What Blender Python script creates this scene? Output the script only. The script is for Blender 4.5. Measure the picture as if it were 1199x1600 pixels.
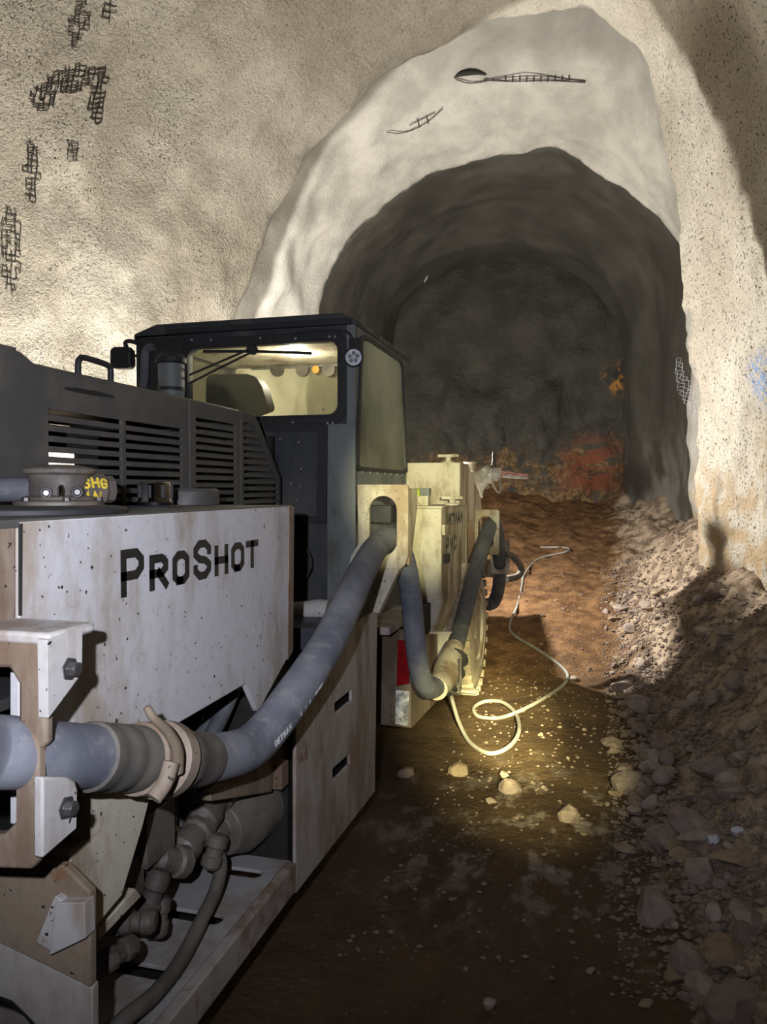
import bpy, bmesh, math, random
from mathutils import Vector, Matrix, noise
from mathutils.geometry import tessellate_polygon
from mathutils.bvhtree import BVHTree
for o in list(bpy.data.objects): bpy.data.objects.remove(o)
SC = bpy.context.scene
COL = SC.collection
random.seed(7)
# ------------------------------------------------------------------ camera
F = 1200.0; EYE = Vector((0, 0, 1.6))
TH = math.atan(327/F); PI_ = math.atan(35/F)
CR = Vector((math.cos(TH), math.sin(TH), 0))
CF = Vector((-math.sin(TH)*math.cos(PI_), math.cos(TH)*math.cos(PI_), -math.sin(PI_)))
CU = CR.cross(CF)
cam = bpy.data.cameras.new('camera'); cam.sensor_fit = 'VERTICAL'; cam.sensor_height = 36; cam.lens = 27
cam.clip_start = 0.05
camo = bpy.data.objects.new('camera', cam); COL.objects.link(camo)
camo.matrix_world = Matrix(((CR.x, CU.x, -CF.x, EYE.x), (CR.y, CU.y, -CF.y, EYE.y), (CR.z, CU.z, -CF.z, EYE.z), (0, 0, 0, 1)))
SC.camera = camo
# ------------------------------------------------------------------ world, lights, exposure
w = bpy.data.worlds.new('world'); SC.world = w; w.use_nodes = True
w.node_tree.nodes['Background'].inputs[0].default_value = (0.9, 0.95, 1.0, 1)
w.node_tree.nodes['Background'].inputs[1].default_value = 0.0015
SC.view_settings.view_transform = 'Standard'; SC.view_settings.look = 'None'
SC.view_settings.gamma = 1; SC.view_settings.use_curve_mapping = False
SC.view_settings.exposure = 0.0
def spot(name, loc, to, power, ang, blend, col, rad=0.05):
    l = bpy.data.lights.new(name, 'SPOT'); l.energy = power; l.spot_size = math.radians(ang); l.spot_blend = blend
    l.color = col; l.shadow_soft_size = rad
    o = bpy.data.objects.new(name, l); COL.objects.link(o); o.location = loc
    d = Vector(to)-Vector(loc); o.rotation_euler = d.to_track_quat('-Z', 'Y').to_euler(); return o
# phone torch beside the lens
pt = spot('phone_torch', (-0.14, 0.0, 1.68), (-0.95, 2.6, 1.72), 215, 124, 1.0, (0.86, 0.88, 1.0), 0.012); pt.scale = (1.0, 0.66, 1.0)
# warm cap lamps worn by the crew standing behind the camera
spot('cap_lamp', (0.45, -0.3, 1.75), (-0.56, 5.25, 0.0), 13000, 8.5, 1.0, (1.0, 0.90, 0.42), 0.02)
spot('cap_lamp_halo', (0.45, -0.3, 1.75), (-0.56, 5.2, 0.0), 3200, 17, 1.0, (1.0, 0.90, 0.42), 0.02)
spot('cap_lamp', (0.30, -0.4, 1.78), (-0.90, 4.4, 1.58), 1800, 14, 1.0, (1.0, 0.95, 0.52), 0.02)
# flood lamps of the machine: left flank, and behind the front tank facing the heading
spot('flood_left_flank', (-2.95, 5.6, 0.95), (-3.9, 6.2, 2.5), 850, 178, 0.25, (1.0, 0.95, 0.84), 0.08)
spot('flood_front', (-1.80, 7.2, 2.05), (-0.543, 10.1, 1.526), 850, 179.5, 0.03, (1.0, 0.95, 0.86), 0.04)
# ------------------------------------------------------------------ measuring helpers
def ray(x, y): return CF + CR*((x-599.5)/F) + CU*((800-y)/F)
def on(ax, v, x, y):
    d = ray(x, y); return EYE + d*((v-EYE[ax])/d[ax])
def fx(X, pts): return [(q.y, q.z) for q in (on(0, X, *p) for p in pts)]
def fy(Y, pts): return [(q.x, q.z) for q in (on(1, Y, *p) for p in pts)]
def fz(Z, pts): return [(q.x, q.y) for q in (on(2, Z, *p) for p in pts)]
def smooth(a, b, x):
    t = max(0.0, min(1.0, (x-a)/(b-a))); return t*t*(3-2*t)
# ------------------------------------------------------------------ materials
def nt(name):
    m = bpy.data.materials.new(name); m.use_nodes = True; t = m.node_tree
    return m, t, t.nodes['Principled BSDF']
class N:
    def __init__(s, t): s.t = t
    def new(s, typ, **kw):
        n = s.t.nodes.new(typ)
        for k, v in kw.items(): setattr(n, k, v)
        return n
    def link(s, a, b): s.t.links.new(a, b)
    def pos(s): return s.new('ShaderNodeNewGeometry').outputs['Position']
    def noise(s, vec, scale, detail=4, rough=0.6, stretch=None):
        if stretch:
            mp = s.new('ShaderNodeMapping'); mp.inputs['Scale'].default_value = stretch; s.link(vec, mp.inputs[0]); vec = mp.outputs[0]
        n = s.new('ShaderNodeTexNoise'); n.inputs['Scale'].default_value = scale; n.inputs['Detail'].default_value = detail
        n.inputs['Roughness'].default_value = rough; s.link(vec, n.inputs['Vector']); return n.outputs['Fac']
    def ramp(s, fac, a, b, va=0.0, vb=1.0):
        n = s.new('ShaderNodeMapRange'); n.interpolation_type = 'SMOOTHSTEP'
        for k, v in zip((1, 2, 3, 4), (a, b, va, vb)): n.inputs[k].default_value = v
        s.link(fac, n.inputs[0]); return n.outputs[0]
    def math(s, op, a, b=None):
        n = s.new('ShaderNodeMath', operation=op)
        for i, v in enumerate((a, b)):
            if v is None: continue
            if isinstance(v, (int, float)): n.inputs[i].default_value = v
            else: s.link(v, n.inputs[i])
        return n.outputs[0]
    def mix(s, fac, a, b):
        n = s.new('ShaderNodeMix', data_type='RGBA')
        for sock, v in ((n.inputs[0], fac), (n.inputs[6], a), (n.inputs[7], b)):
            if isinstance(v, (int, float)): sock.default_value = v
            elif isinstance(v, tuple): sock.default_value = (*v, 1) if len(v) == 3 else v
            else: s.link(v, sock)
        return n.outputs[2]
    def near(s, vec, c, r0, r1):
        d = s.new('ShaderNodeVectorMath', operation='DISTANCE'); s.link(vec, d.inputs[0]); d.inputs[1].default_value = c
        return s.ramp(d.outputs['Value'], r0, r1, 1.0, 0.0)
    def bump(s, h, strength, dist, bsdf):
        n = s.new('ShaderNodeBump'); n.inputs['Strength'].default_value = strength; n.inputs['Distance'].default_value = dist
        s.link(h, n.inputs['Height']); s.link(n.outputs[0], bsdf.inputs['Normal'])
def paint(name, base, dirt, amt=0.5, rust=0.12, specks=0.0, rough=0.55, metal=0.0, scale=4.0, rustcol=(0.17, 0.075, 0.03), streak=True):
    m, t, b = nt(name); n = N(t); P = n.pos()
    d1 = n.noise(P, scale, 6, 0.65, (1, 1, 0.35) if streak else None)
    c = n.mix(n.ramp(d1, 0.62-0.35*amt, 0.75-0.25*amt), base, dirt)
    fine = n.noise(P, 38, 3); c = n.mix(n.ramp(fine, 0.45, 0.75, 0, 0.22), c, dirt)
    if rust: c = n.mix(n.ramp(n.noise(P, scale*1.7, 7, 0.7), 0.66-rust*0.5, 0.78-rust*0.5, 0, 0.85), c, rustcol)
    if specks: c = n.mix(n.ramp(n.noise(P, 75, 2, 0.5), 0.71-specks, 0.74-specks), c, (0.02, 0.018, 0.015))
    n.link(c, b.inputs['Base Color']); b.inputs['Metallic'].default_value = metal
    n.link(n.ramp(d1, 0.3, 0.7, rough-0.08, min(1, rough+0.25)), b.inputs['Roughness'])
    n.bump(fine, 0.12, 0.004, b); return m
def plain(name, col, rough=0.5, metal=0.0, emit=0.0, var=0.25):
    m, t, b = nt(name); n = N(t)
    c = n.mix(n.ramp(n.noise(n.pos(), 22, 5), 0.35, 0.7), tuple(v*(1-var) for v in col), tuple(min(1, v*(1+var)) for v in col))
    n.link(c, b.inputs['Base Color']); b.inputs['Roughness'].default_value = rough; b.inputs['Metallic'].default_value = metal
    if emit: b.inputs['Emission Color'].default_value = (*col, 1); b.inputs['Emission Strength'].default_value = emit
    return m
def dirty_glass(name, film, dust, tint):
    m = bpy.data.materials.new(name); m.use_nodes = True; t = m.node_tree; t.nodes.clear(); n = N(t)
    out = n.new('ShaderNodeOutputMaterial'); tr = n.new('ShaderNodeBsdfTransparent'); tr.inputs[0].default_value = (*tint, 1)
    df = n.new('ShaderNodeBsdfDiffuse'); df.inputs[0].default_value = (*dust, 1)
    gl = n.new('ShaderNodeBsdfGlossy'); gl.inputs['Roughness'].default_value = 0.08
    f = n.ramp(n.noise(n.pos(), 3.2, 5, 0.6), 0.35, 0.65, film*0.8, film*1.15)
    tl = n.new('ShaderNodeBsdfTranslucent'); tl.inputs[0].default_value = (*dust, 1); dm = n.new('ShaderNodeMixShader'); dm.inputs[0].default_value = 0.5
    n.link(df.outputs[0], dm.inputs[1]); n.link(tl.outputs[0], dm.inputs[2])
    a = n.new('ShaderNodeMixShader'); n.link(f, a.inputs[0]); n.link(tr.outputs[0], a.inputs[1]); n.link(dm.outputs[0], a.inputs[2])
    b2 = n.new('ShaderNodeMixShader'); fr = n.new('ShaderNodeFresnel'); fr.inputs[0].default_value = 1.45
    n.link(fr.outputs[0], b2.inputs[0]); n.link(a.outputs[0], b2.inputs[1]); n.link(gl.outputs[0], b2.inputs[2]); n.link(b2.outputs[0], out.inputs[0])
    return m
def shotcrete(name):
    m, t, b = nt(name); n = N(t); P = n.pos()
    sp = n.new('ShaderNodeSeparateXYZ'); n.link(P, sp.inputs[0])
    big = n.noise(P, 0.9, 5, 0.55); med = n.noise(P, 5, 5, 0.6); fine = n.noise(P, 26, 4, 0.7); pore = n.noise(P, 42, 3, 0.6); grain = n.noise(P, 70, 2, 0.6)
    c = n.mix(n.ramp(big, 0.35, 0.65), (0.40, 0.365, 0.305), (0.52, 0.49, 0.43))
    c = n.mix(n.ramp(med, 0.42, 0.72, 0, 0.4), c, (0.30, 0.27, 0.225))
    c = n.mix(n.ramp(grain, 0.55, 0.72, 0, 0.55), c, (0.22, 0.19, 0.16))
    # smoother, paler grey second coat beyond the ledge
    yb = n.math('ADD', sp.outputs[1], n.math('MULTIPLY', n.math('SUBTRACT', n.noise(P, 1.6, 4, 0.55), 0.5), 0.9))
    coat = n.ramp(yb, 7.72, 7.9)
    c = n.mix(n.math('MULTIPLY', coat, 0.72), c, n.mix(n.ramp(n.noise(P, 2.2, 6, 0.6), .35, .65), (0.20, 0.198, 0.185), (0.33, 0.325, 0.305)))
    c = n.mix(n.math('MULTIPLY', n.math('MULTIPLY', coat, n.ramp(yb, 8.35, 8.75, 1, 0)), n.ramp(sp.outputs[0], -2.4, -0.6, 0, .6)), c, (0.15, 0.145, 0.13))  # darker band behind the ledge: shade of the recess put into the colour
    # coarse dark pitted concrete on the near right wall and upper left
    pit = n.math('MULTIPLY', n.ramp(pore, 0.585, 0.635), n.ramp(yb, 7.4, 8.4, 1, 0))
    pitz = n.math('MAXIMUM', n.ramp(sp.outputs[0], 0.2, 0.8), n.math('MULTIPLY', n.ramp(sp.outputs[0], -3.2, -4.0), n.ramp(n.noise(P, 1.1, 3), 0.45, 0.6)))
    c = n.mix(n.math('MULTIPLY', pit, n.math('ADD', n.math('MULTIPLY', pitz, 0.55), 0.4)), c, (0.06, 0.05, 0.042))
    # ochre rock low on both sides
    low = n.math('MULTIPLY', n.ramp(n.math('ADD', sp.outputs[2], n.math('MULTIPLY', big, 1.6)), 2.1, 3.0, 1, 0), n.ramp(med, 0.4, 0.6))
    c = n.mix(n.math('MULTIPLY', low, 0.75), c, (0.36, 0.255, 0.13))
    # a small smear of blue marking paint
    c = n.mix(n.math('MULTIPLY', n.near(P, BLUE, 0.10, 0.30), n.ramp(fine, 0.45, 0.58)), c, (0.16, 0.26, 0.48))
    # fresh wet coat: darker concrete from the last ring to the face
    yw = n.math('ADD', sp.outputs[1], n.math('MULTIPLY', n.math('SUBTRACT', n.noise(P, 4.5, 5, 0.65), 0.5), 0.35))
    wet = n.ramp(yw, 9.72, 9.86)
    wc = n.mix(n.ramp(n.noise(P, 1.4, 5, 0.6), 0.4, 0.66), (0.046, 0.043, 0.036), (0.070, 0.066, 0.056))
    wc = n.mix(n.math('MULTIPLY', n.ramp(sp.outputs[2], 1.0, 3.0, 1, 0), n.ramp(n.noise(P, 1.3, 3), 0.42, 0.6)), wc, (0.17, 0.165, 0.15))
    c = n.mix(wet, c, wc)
    n.link(c, b.inputs['Base Color']); n.link(n.ramp(wet, 0, 1, 0.92, 0.6), b.inputs['Roughness'])
    b.inputs['Specular IOR Level'].default_value = 0.25
    rel = n.math('ADD', n.math('MULTIPLY', fine, 1.0), n.math('MULTIPLY', grain, 0.45))
    rel = n.math('MULTIPLY', rel, n.ramp(coat, 0, 1, 1.0, 0.4))
    rel = n.math('MULTIPLY', rel, n.ramp(wet, 0, 1, 1.0, 0.5))
    n.bump(rel, 0.75, 0.05, b); return m
def face_mat(name):
    m, t, b = nt(name); n = N(t); P = n.pos()
    sp = n.new('ShaderNodeSeparateXYZ'); n.link(P, sp.inputs[0])
    med = n.noise(P, 2.2, 6, 0.65); fine = n.noise(P, 14, 5, 0.65)
    c = n.mix(n.ramp(med, 0.35, 0.7), (0.032, 0.030, 0.025), (0.056, 0.052, 0.043))
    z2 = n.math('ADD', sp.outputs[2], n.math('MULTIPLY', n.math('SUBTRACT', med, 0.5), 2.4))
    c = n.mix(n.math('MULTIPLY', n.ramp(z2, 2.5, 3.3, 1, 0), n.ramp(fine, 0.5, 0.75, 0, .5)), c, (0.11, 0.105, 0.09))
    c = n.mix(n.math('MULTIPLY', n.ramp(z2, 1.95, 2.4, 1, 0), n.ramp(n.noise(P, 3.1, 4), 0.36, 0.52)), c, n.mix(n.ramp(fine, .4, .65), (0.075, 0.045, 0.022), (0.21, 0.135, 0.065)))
    c = n.mix(n.math('MULTIPLY', n.near(P, RED, 0.1, 0.85), n.ramp(n.noise(P, 3.6, 5, 0.6, (0.5, 1, 1.6)), 0.44, 0.54)), c, (0.15, 0.048, 0.024))
    c = n.mix(n.math('MULTIPLY', n.near(P, OCHRE, 0.08, 0.38), n.ramp(n.noise(P, 5.5, 4), 0.45, 0.55)), c, (0.36, 0.17, 0.04))
    n.link(c, b.inputs['Base Color']); b.inputs['Roughness'].default_value = 0.7; b.inputs['Specular IOR Level'].default_value = 0.2
    n.bump(n.math('ADD', med, n.math('MULTIPLY', fine, 0.4)), 0.8, 0.12, b); return m
def mud(name):
    m, t, b = nt(name); n = N(t); P = n.pos()
    sp = n.new('ShaderNodeSeparateXYZ'); n.link(P, sp.inputs[0])
    big = n.noise(P, 1.1, 5, 0.6); med = n.noise(P, 6, 6, 0.65); fine = n.noise(P, 34, 4, 0.65)
    c = n.mix(n.ramp(big, 0.38, 0.65), (0.050, 0.031, 0.017), (0.090, 0.057, 0.030))
    far = n.ramp(n.math('ADD', sp.outputs[1], n.math('MULTIPLY', med, 1.5)), 6.4, 8.2)
    c = n.mix(far, c, n.mix(n.ramp(med, 0.4, 0.62), (0.095, 0.048, 0.021), (0.18, 0.098, 0.044)))
    # pale crushed rock and rebound dust on the bank and the wheel track
    bank = n.ramp(n.math('ADD', sp.outputs[0], n.math('MULTIPLY', n.math('SUBTRACT', med, 0.5), 0.9)), 0.18, 0.55)
    c = n.mix(n.math('MULTIPLY', bank, 0.9), c, n.mix(n.ramp(med, 0.38, 0.62), (0.15, 0.11, 0.08), (0.40, 0.32, 0.235)))
    tr = n.math('MULTIPLY', n.near(P, (-0.22, 3.6, 0), 0.15, 1.3), n.ramp(n.noise(P, 7, 6, 0.7, (1, 0.6, 1)), 0.50, 0.62))
    c = n.mix(n.math('MULTIPLY', tr, 0.7), c, (0.26, 0.22, 0.19))
    c = n.mix(n.ramp(fine, 0.62, 0.72, 0, 0.5), c, (0.27, 0.20, 0.14))
    n.link(c, b.inputs['Base Color']); n.link(n.ramp(big, 0.35, 0.6, 0.55, 0.9), b.inputs['Roughness'])
    b.inputs['Specular IOR Level'].default_value = 0.2
    n.bump(n.math('ADD', n.math('MULTIPLY', med, 1.2), n.math('MULTIPLY', fine, 0.5)), 0.7, 0.045, b); return m
def rock_mat(name, a, b_):
    m, t, b = nt(name); n = N(t); P = n.pos()
    oi = n.new('ShaderNodeObjectInfo')
    c = n.mix(oi.outputs['Random'], a, b_); c = n.mix(n.ramp(n.noise(P, 17, 5), 0.42, 0.7, 0, 0.55), c, tuple(v*0.5 for v in a))
    n.link(c, b.inputs['Base Color']); b.inputs['Roughness'].default_value = 0.9
    n.bump(n.noise(P, 55, 4), 0.35, 0.01, b); return m
def hose_mat(name, a, b_, dust):
    m, t, b = nt(name); n = N(t); P = n.pos()
    c = n.mix(n.ramp(n.noise(P, 5, 5, 0.6), 0.36, 0.62), a, b_)
    c = n.mix(n.ramp(n.noise(P, 19, 5, 0.7), 0.5, 0.72, 0, 0.6), c, dust)
    n.link(c, b.inputs['Base Color']); b.inputs['Roughness'].default_value = 0.75
    n.bump(n.noise(P, 45, 3), 0.15, 0.004, b); return m
BLUE = tuple(on(0, 1.22, 1188, 592)); RED = tuple(on(1, 13.5, 925, 735)); OCHRE = tuple(on(1, 13.5, 968, 590))
M = {}
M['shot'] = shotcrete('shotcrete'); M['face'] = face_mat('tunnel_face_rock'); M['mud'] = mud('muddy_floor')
M['panel'] = paint('white_tank_paint', (0.50, 0.50, 0.52), (0.30, 0.25, 0.20), 0.44, 0.08, 0.012, 0.42, scale=3.2)
M['cream'] = paint('dirty_cream_paint', (0.50, 0.46, 0.37), (0.22, 0.165, 0.11), 0.55, 0.12, 0.02, 0.55)
M['skirt'] = paint('dusty_skirt_paint', (0.37, 0.345, 0.32), (0.22, 0.17, 0.13), 0.55, 0.12, 0.0, 0.6)
M['rust'] = paint('rusty_steel', (0.26, 0.21, 0.16), (0.13, 0.085, 0.055), 0.62, 0.2, 0.02, 0.7)
M['flange'] = paint('scuffed_grey_steel', (0.40, 0.39, 0.38), (0.24, 0.19, 0.15), 0.45, 0.08, 0.015, 0.5)
M['brown'] = paint('brown_mud_steel', (0.21, 0.165, 0.115), (0.11, 0.075, 0.045), 0.5, 0.15, 0.015, 0.7)
M['hood'] = paint('dusty_black_hood', (0.060, 0.058, 0.055), (0.095, 0.085, 0.07), 0.5, 0.0, 0.0, 0.6, streak=False)
M['cabdark'] = paint('cab_dark_paint', (0.030, 0.034, 0.042), (0.065, 0.064, 0.06), 0.45, 0.0, 0.0, 0.5)
M['cabgrey'] = paint('cab_grey_paint', (0.14, 0.155, 0.155), (0.085, 0.085, 0.07), 0.5, 0.0, 0.0, 0.55)
M['platform'] = paint('dusty_platform_steel', (0.38, 0.37, 0.37), (0.26, 0.22, 0.19), 0.5, 0.05, 0.0, 0.7, streak=False)
M['rail'] = paint('worn_rail_paint', (0.36, 0.33, 0.31), (0.17, 0.115, 0.08), 0.5, 0.22, 0.0, 0.6, streak=False)
M['pump'] = paint('greasy_pump_iron', (0.135, 0.115, 0.095), (0.055, 0.045, 0.038), 0.5, 0.08, 0.0, 0.5, streak=False)
M['blk'] = plain('black_rubber', (0.016, 0.016, 0.018), 0.65); M['void'] = plain('unlit_black_steel', (0.012, 0.011, 0.010), 0.8)
M['letter'] = plain('black_vinyl', (0.014, 0.013, 0.012), 0.5); M['bolt'] = plain('bolt_steel', (0.09, 0.085, 0.085), 0.4, 0.6)
M['bolts'] = plain('small_bright_bolts', (0.30, 0.30, 0.30), 0.4, 0.4); M['chrome'] = plain('chrome_cap', (0.5, 0.5, 0.5), 0.08, 1.0)
M['hose'] = hose_mat('grey_rubber_hose', (0.105, 0.115, 0.145), (0.19, 0.20, 0.23), (0.30, 0.29, 0.28))
M['hosed'] = hose_mat('dark_rubber_hose', (0.055, 0.06, 0.07), (0.10, 0.105, 0.115), (0.17, 0.16, 0.15))
M['sleeve'] = hose_mat('ribbed_rubber_sleeve', (0.075, 0.070, 0.060), (0.125, 0.115, 0.095), (0.20, 0.17, 0.14))
M['tyre'] = hose_mat('dusty_tyre', (0.26, 0.22, 0.17), (0.40, 0.35, 0.27), (0.30, 0.24, 0.16))
M['wet_tyre'] = hose_mat('dark_tyre', (0.03, 0.03, 0.03), (0.06, 0.055, 0.05), (0.12, 0.10, 0.08))
M['cable'] = hose_mat('grey_cable_sheath', (0.19, 0.185, 0.175), (0.27, 0.26, 0.24), (0.15, 0.12, 0.085))
M['cable_bl'] = hose_mat('black_cable_sheath', (0.015, 0.015, 0.015), (0.03, 0.028, 0.026), (0.05, 0.04, 0.03))
M['yellow'] = plain('yellow_marker_paint', (0.55, 0.40, 0.03), 0.6); M['red'] = plain('red_reflector', (0.28, 0.008, 0.012), 0.25)
M['silver'] = plain('silver_reflective_tape', (0.62, 0.63, 0.68), 0.25, 0.0, 0, 0.6); M['white'] = plain('white_print', (0.62, 0.62, 0.60), 0.6)
M['lamp'] = plain('lamp_lens', (0.62, 0.64, 0.70), 0.15); M['green'] = plain('lime_plastic', (0.45, 0.55, 0.05), 0.4)
M['pink'] = plain('pinkish_nozzle_rubber', (0.62, 0.30, 0.24), 0.5); M['wire'] = plain('dark_mesh_wire', (0.035, 0.030, 0.026), 0.7, 0.2)
M['glass_r'] = dirty_glass('dusty_rear_glass', 0.30, (0.52, 0.50, 0.36), (0.95, 0.94, 0.84))
M['glass_b'] = dirty_glass('clear_rear_glass', 0.05, (0.52, 0.50, 0.36), (0.97, 0.96, 0.88))
M['glass_s'] = dirty_glass('dusty_side_glass', 0.55, (0.62, 0.62, 0.50), (0.86, 0.90, 0.82))
M['amber'] = plain('amber_lens', (0.55, 0.30, 0.05), 0.3)
M['rock_a'] = rock_mat('grey_brown_rock', (0.17, 0.125, 0.10), (0.32, 0.26, 0.22)); M['rock_b'] = rock_mat('ochre_rock', (0.22, 0.16, 0.10), (0.33, 0.26, 0.18))
M['rock_w'] = rock_mat('pale_blue_white_rock', (0.42, 0.44, 0.52), (0.58, 0.60, 0.66))
# ------------------------------------------------------------------ mesh builder
class MB:
    def __init__(s): s.v = []; s.f = []
    def add(s, vs, fs):
        k = len(s.v); s.v += [tuple(q) for q in vs]; s.f += [tuple(i+k for i in f) for f in fs]; return s
    def box(s, x0, x1, y0, y1, z0, z1):
        return s.add([(x0,y0,z0),(x1,y0,z0),(x1,y1,z0),(x0,y1,z0),(x0,y0,z1),(x1,y0,z1),(x1,y1,z1),(x0,y1,z1)],
                     [(3,2,1,0),(4,5,6,7),(0,1,5,4),(1,2,6,5),(2,3,7,6),(3,0,4,7)])
    def plate(s, ax, c, poly, holes=(), th=0.02):
        def p3(a, b, h): return {0: (h, a, b), 1: (a, h, b), 2: (a, b, h)}[ax]
        loops = [list(poly)]+[list(h) for h in holes]; n = sum(len(l) for l in loops)
        flat = [q for l in loops for q in l]
        tris = tessellate_polygon([[Vector((a, b, 0)) for a, b in l] for l in loops])
        vs = [p3(a, b, c) for a, b in flat]+[p3(a, b, c-th) for a, b in flat]
        fs = [tuple(t) for t in tris]+[tuple(i+n for i in reversed(t)) for t in tris]
        k = 0
        for l in loops:
            m = len(l)
            for i in range(m): j = (i+1) % m; fs.append((k+i, k+j, k+j+n, k+i+n))
            k += m
        return s.add(vs, fs)
    def tube(s, path, r, seg=12, cap=True):
        P = [Vector(p) for p in path]; n = len(P); R = r if isinstance(r, (list, tuple)) else [r]*n
        T = [(P[min(i+1, n-1)]-P[max(i-1, 0)]).normalized() for i in range(n)]
        a = T[0].orthogonal().normalized(); vs = []
        for i in range(n):
            a = (a-T[i]*a.dot(T[i])).normalized(); b = T[i].cross(a)
            for k in range(seg):
                q = 2*math.pi*k/seg; vs.append(P[i]+(a*math.cos(q)+b*math.sin(q))*R[i])
        fs = [(i*seg+k, i*seg+(k+1) % seg, (i+1)*seg+(k+1) % seg, (i+1)*seg+k) for i in range(n-1) for k in range(seg)]
        if cap: fs += [tuple(range(seg-1, -1, -1)), tuple((n-1)*seg+k for k in range(seg))]
        return s.add(vs, fs)
    def lathe(s, p, axis, prof, seg=24):
        A = Vector(axis).normalized(); p = Vector(p)
        # collapse-free: duplicate stations are fine because direction is fixed
        a = A.orthogonal().normalized(); b = A.cross(a); vs = []
        for h, r in prof:
            for k in range(seg):
                q = 2*math.pi*k/seg; vs.append(p+A*h+(a*math.cos(q)+b*math.sin(q))*max(r, 1e-4))
        n = len(prof)
        fs = [(i*seg+k, i*seg+(k+1) % seg, (i+1)*seg+(k+1) % seg, (i+1)*seg+k) for i in range(n-1) for k in range(seg)]
        fs += [tuple(range(seg-1, -1, -1)), tuple((n-1)*seg+k for k in range(seg))]
        return s.add(vs, fs)
    def build(s, name, mat, parent=None, bev=0.0, ang=40, weld=True):
        me = bpy.data.meshes.new(name); me.from_pydata(s.v, [], s.f)
        bm = bmesh.new(); bm.from_mesh(me)
        bmesh.ops.recalc_face_normals(bm, faces=bm.faces); bm.to_mesh(me); bm.free()
        for p in me.polygons: p.use_smooth = True
        me.set_sharp_from_angle(angle=math.radians(ang))
        me.materials.append(mat)
        o = bpy.data.objects.new(name, me); COL.objects.link(o)
        if bev:
            md = o.modifiers.new('edge', 'BEVEL'); md.width = bev; md.segments = 2; md.limit_method = 'ANGLE'; md.angle_limit = math.radians(50)
        setp(o, parent); return o
def setp(o, parent):
    if parent is None: return
    o.parent = parent
    if parent.type == 'EMPTY': o.matrix_parent_inverse = Matrix.Translation(-parent.location)
def thing(name, loc, label, cat, group=None):
    o = bpy.data.objects.new(name, None); COL.objects.link(o); o.location = loc; o.empty_display_size = 0.2
    return tag(o, label, cat, group)
def tag(o, label, cat=None, group=None, kind=None):
    o['label'] = label
    if cat: o['category'] = cat
    if group: o['group'] = group
    if kind: o['kind'] = kind
    return o
def structure(o, label=None):
    o['kind'] = 'structure'
    if label: o['label'] = label
    return o
def rrect(x0, x1, y0, y1, r, n=5):
    out = []
    for cx, cy, a in ((x1-r, y1-r, 0), (x0+r, y1-r, 90), (x0+r, y0+r, 180), (x1-r, y0+r, 270)):
        for k in range(n+1):
            q = math.radians(a+90*k/n); out.append((cx+r*math.cos(q), cy+r*math.sin(q)))
    return out
def rect(x0, x1, y0, y1): return [(x0, y0), (x1, y0), (x1, y1), (x0, y1)]
def catmull(pts, n=8):
    P = [Vector(p) for p in pts]; P = [P[0]*2-P[1]]+P+[P[-1]*2-P[-2]]; out = []
    for i in range(1, len(P)-2):
        a, b, c, d = P[i-1:i+3]
        for k in range(n):
            t = k/n; out.append(0.5*((2*b)+(c-a)*t+(2*a-5*b+4*c-d)*t*t+(3*b-a-3*c+d)*t**3))
    out.append(P[-2]); return out
GL = {'P': ([(0,0),(0,1),(.72,1),(1,.82),(1,.6),(.72,.42),(0,.42)],), 'R': ([(0,0),(0,1),(.72,1),(1,.82),(1,.62),(.72,.45),(0,.45)], [(.5,.45),(1,0)]),
      'O': ([(.28,0),(.72,0),(1,.18),(1,.82),(.72,1),(.28,1),(0,.82),(0,.18),(.28,0),(.5,0)],), 'S': ([(1,.76),(1,.84),(.72,1),(.28,1),(0,.82),(0,.68),(.28,.53),(.72,.47),(1,.33),(1,.18),(.72,0),(.28,0),(0,.18),(0,.25)],),
      'H': ([(0,0),(0,1)], [(1,0),(1,1)], [(0,.5),(1,.5)]), 'T': ([(0,1),(1,1)], [(.5,0),(.5,1)]),
      'G': ([(1,.8),(.72,1),(.28,1),(0,.82),(0,.18),(.28,0),(.72,0),(1,.18),(1,.45),(.55,.45)],), 'E': ([(1,1),(0,1),(0,0),(1,0)], [(0,.5),(.8,.5)]),
      'M': ([(0,0),(0,1),(.5,.4),(1,1),(1,0)],), 'A': ([(0,0),(.5,1),(1,0)], [(.2,.35),(.8,.35)]), 'N': ([(0,0),(0,1),(1,0),(1,1)],),
      'C': ([(1,.8),(.72,1),(.28,1),(0,.82),(0,.18),(.28,0),(.72,0),(1,.2)],)}
def glyph(ch, x, y, w, h, t):
    """flat quads (2D) of one stroked capital letter"""
    quads = []
    for pl in GL[ch]:
        P = [Vector((x+t/2+a*(w-t), y+t/2+b*(h-t))) for a, b in pl]
        d0 = (P[1]-P[0]).normalized(); d1 = (P[-1]-P[-2]).normalized()
        P[0] = P[0]-d0*t/2; P[-1] = P[-1]+d1*t/2
        L = []; R = []
        for i in range(len(P)):
            a = (P[i]-P[i-1]).normalized() if i else (P[1]-P[0]).normalized()
            b = (P[i+1]-P[i]).normalized() if i < len(P)-1 else a
            na = Vector((-a.y, a.x)); nb = Vector((-b.y, b.x)); m = (na+nb)
            m = m.normalized() if m.length > 1e-6 else na
            k = min(2.2, 1/max(0.3, m.dot(na)))
            L.append(P[i]+m*t/2*k); R.append(P[i]-m*t/2*k)
        for i in range(len(P)-1): quads.append((L[i], R[i], R[i+1], L[i+1]))
    return quads
def letters(mb, quads, fn):
    for q in quads:
        a = [fn(p.x, p.y, 0) for p in q]; b = [fn(p.x, p.y, 1) for p in q]
        mb.add(a+b, [(0,1,2,3),(7,6,5,4),(0,4,5,1),(1,5,6,2),(2,6,7,3),(3,7,4,0)])
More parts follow.
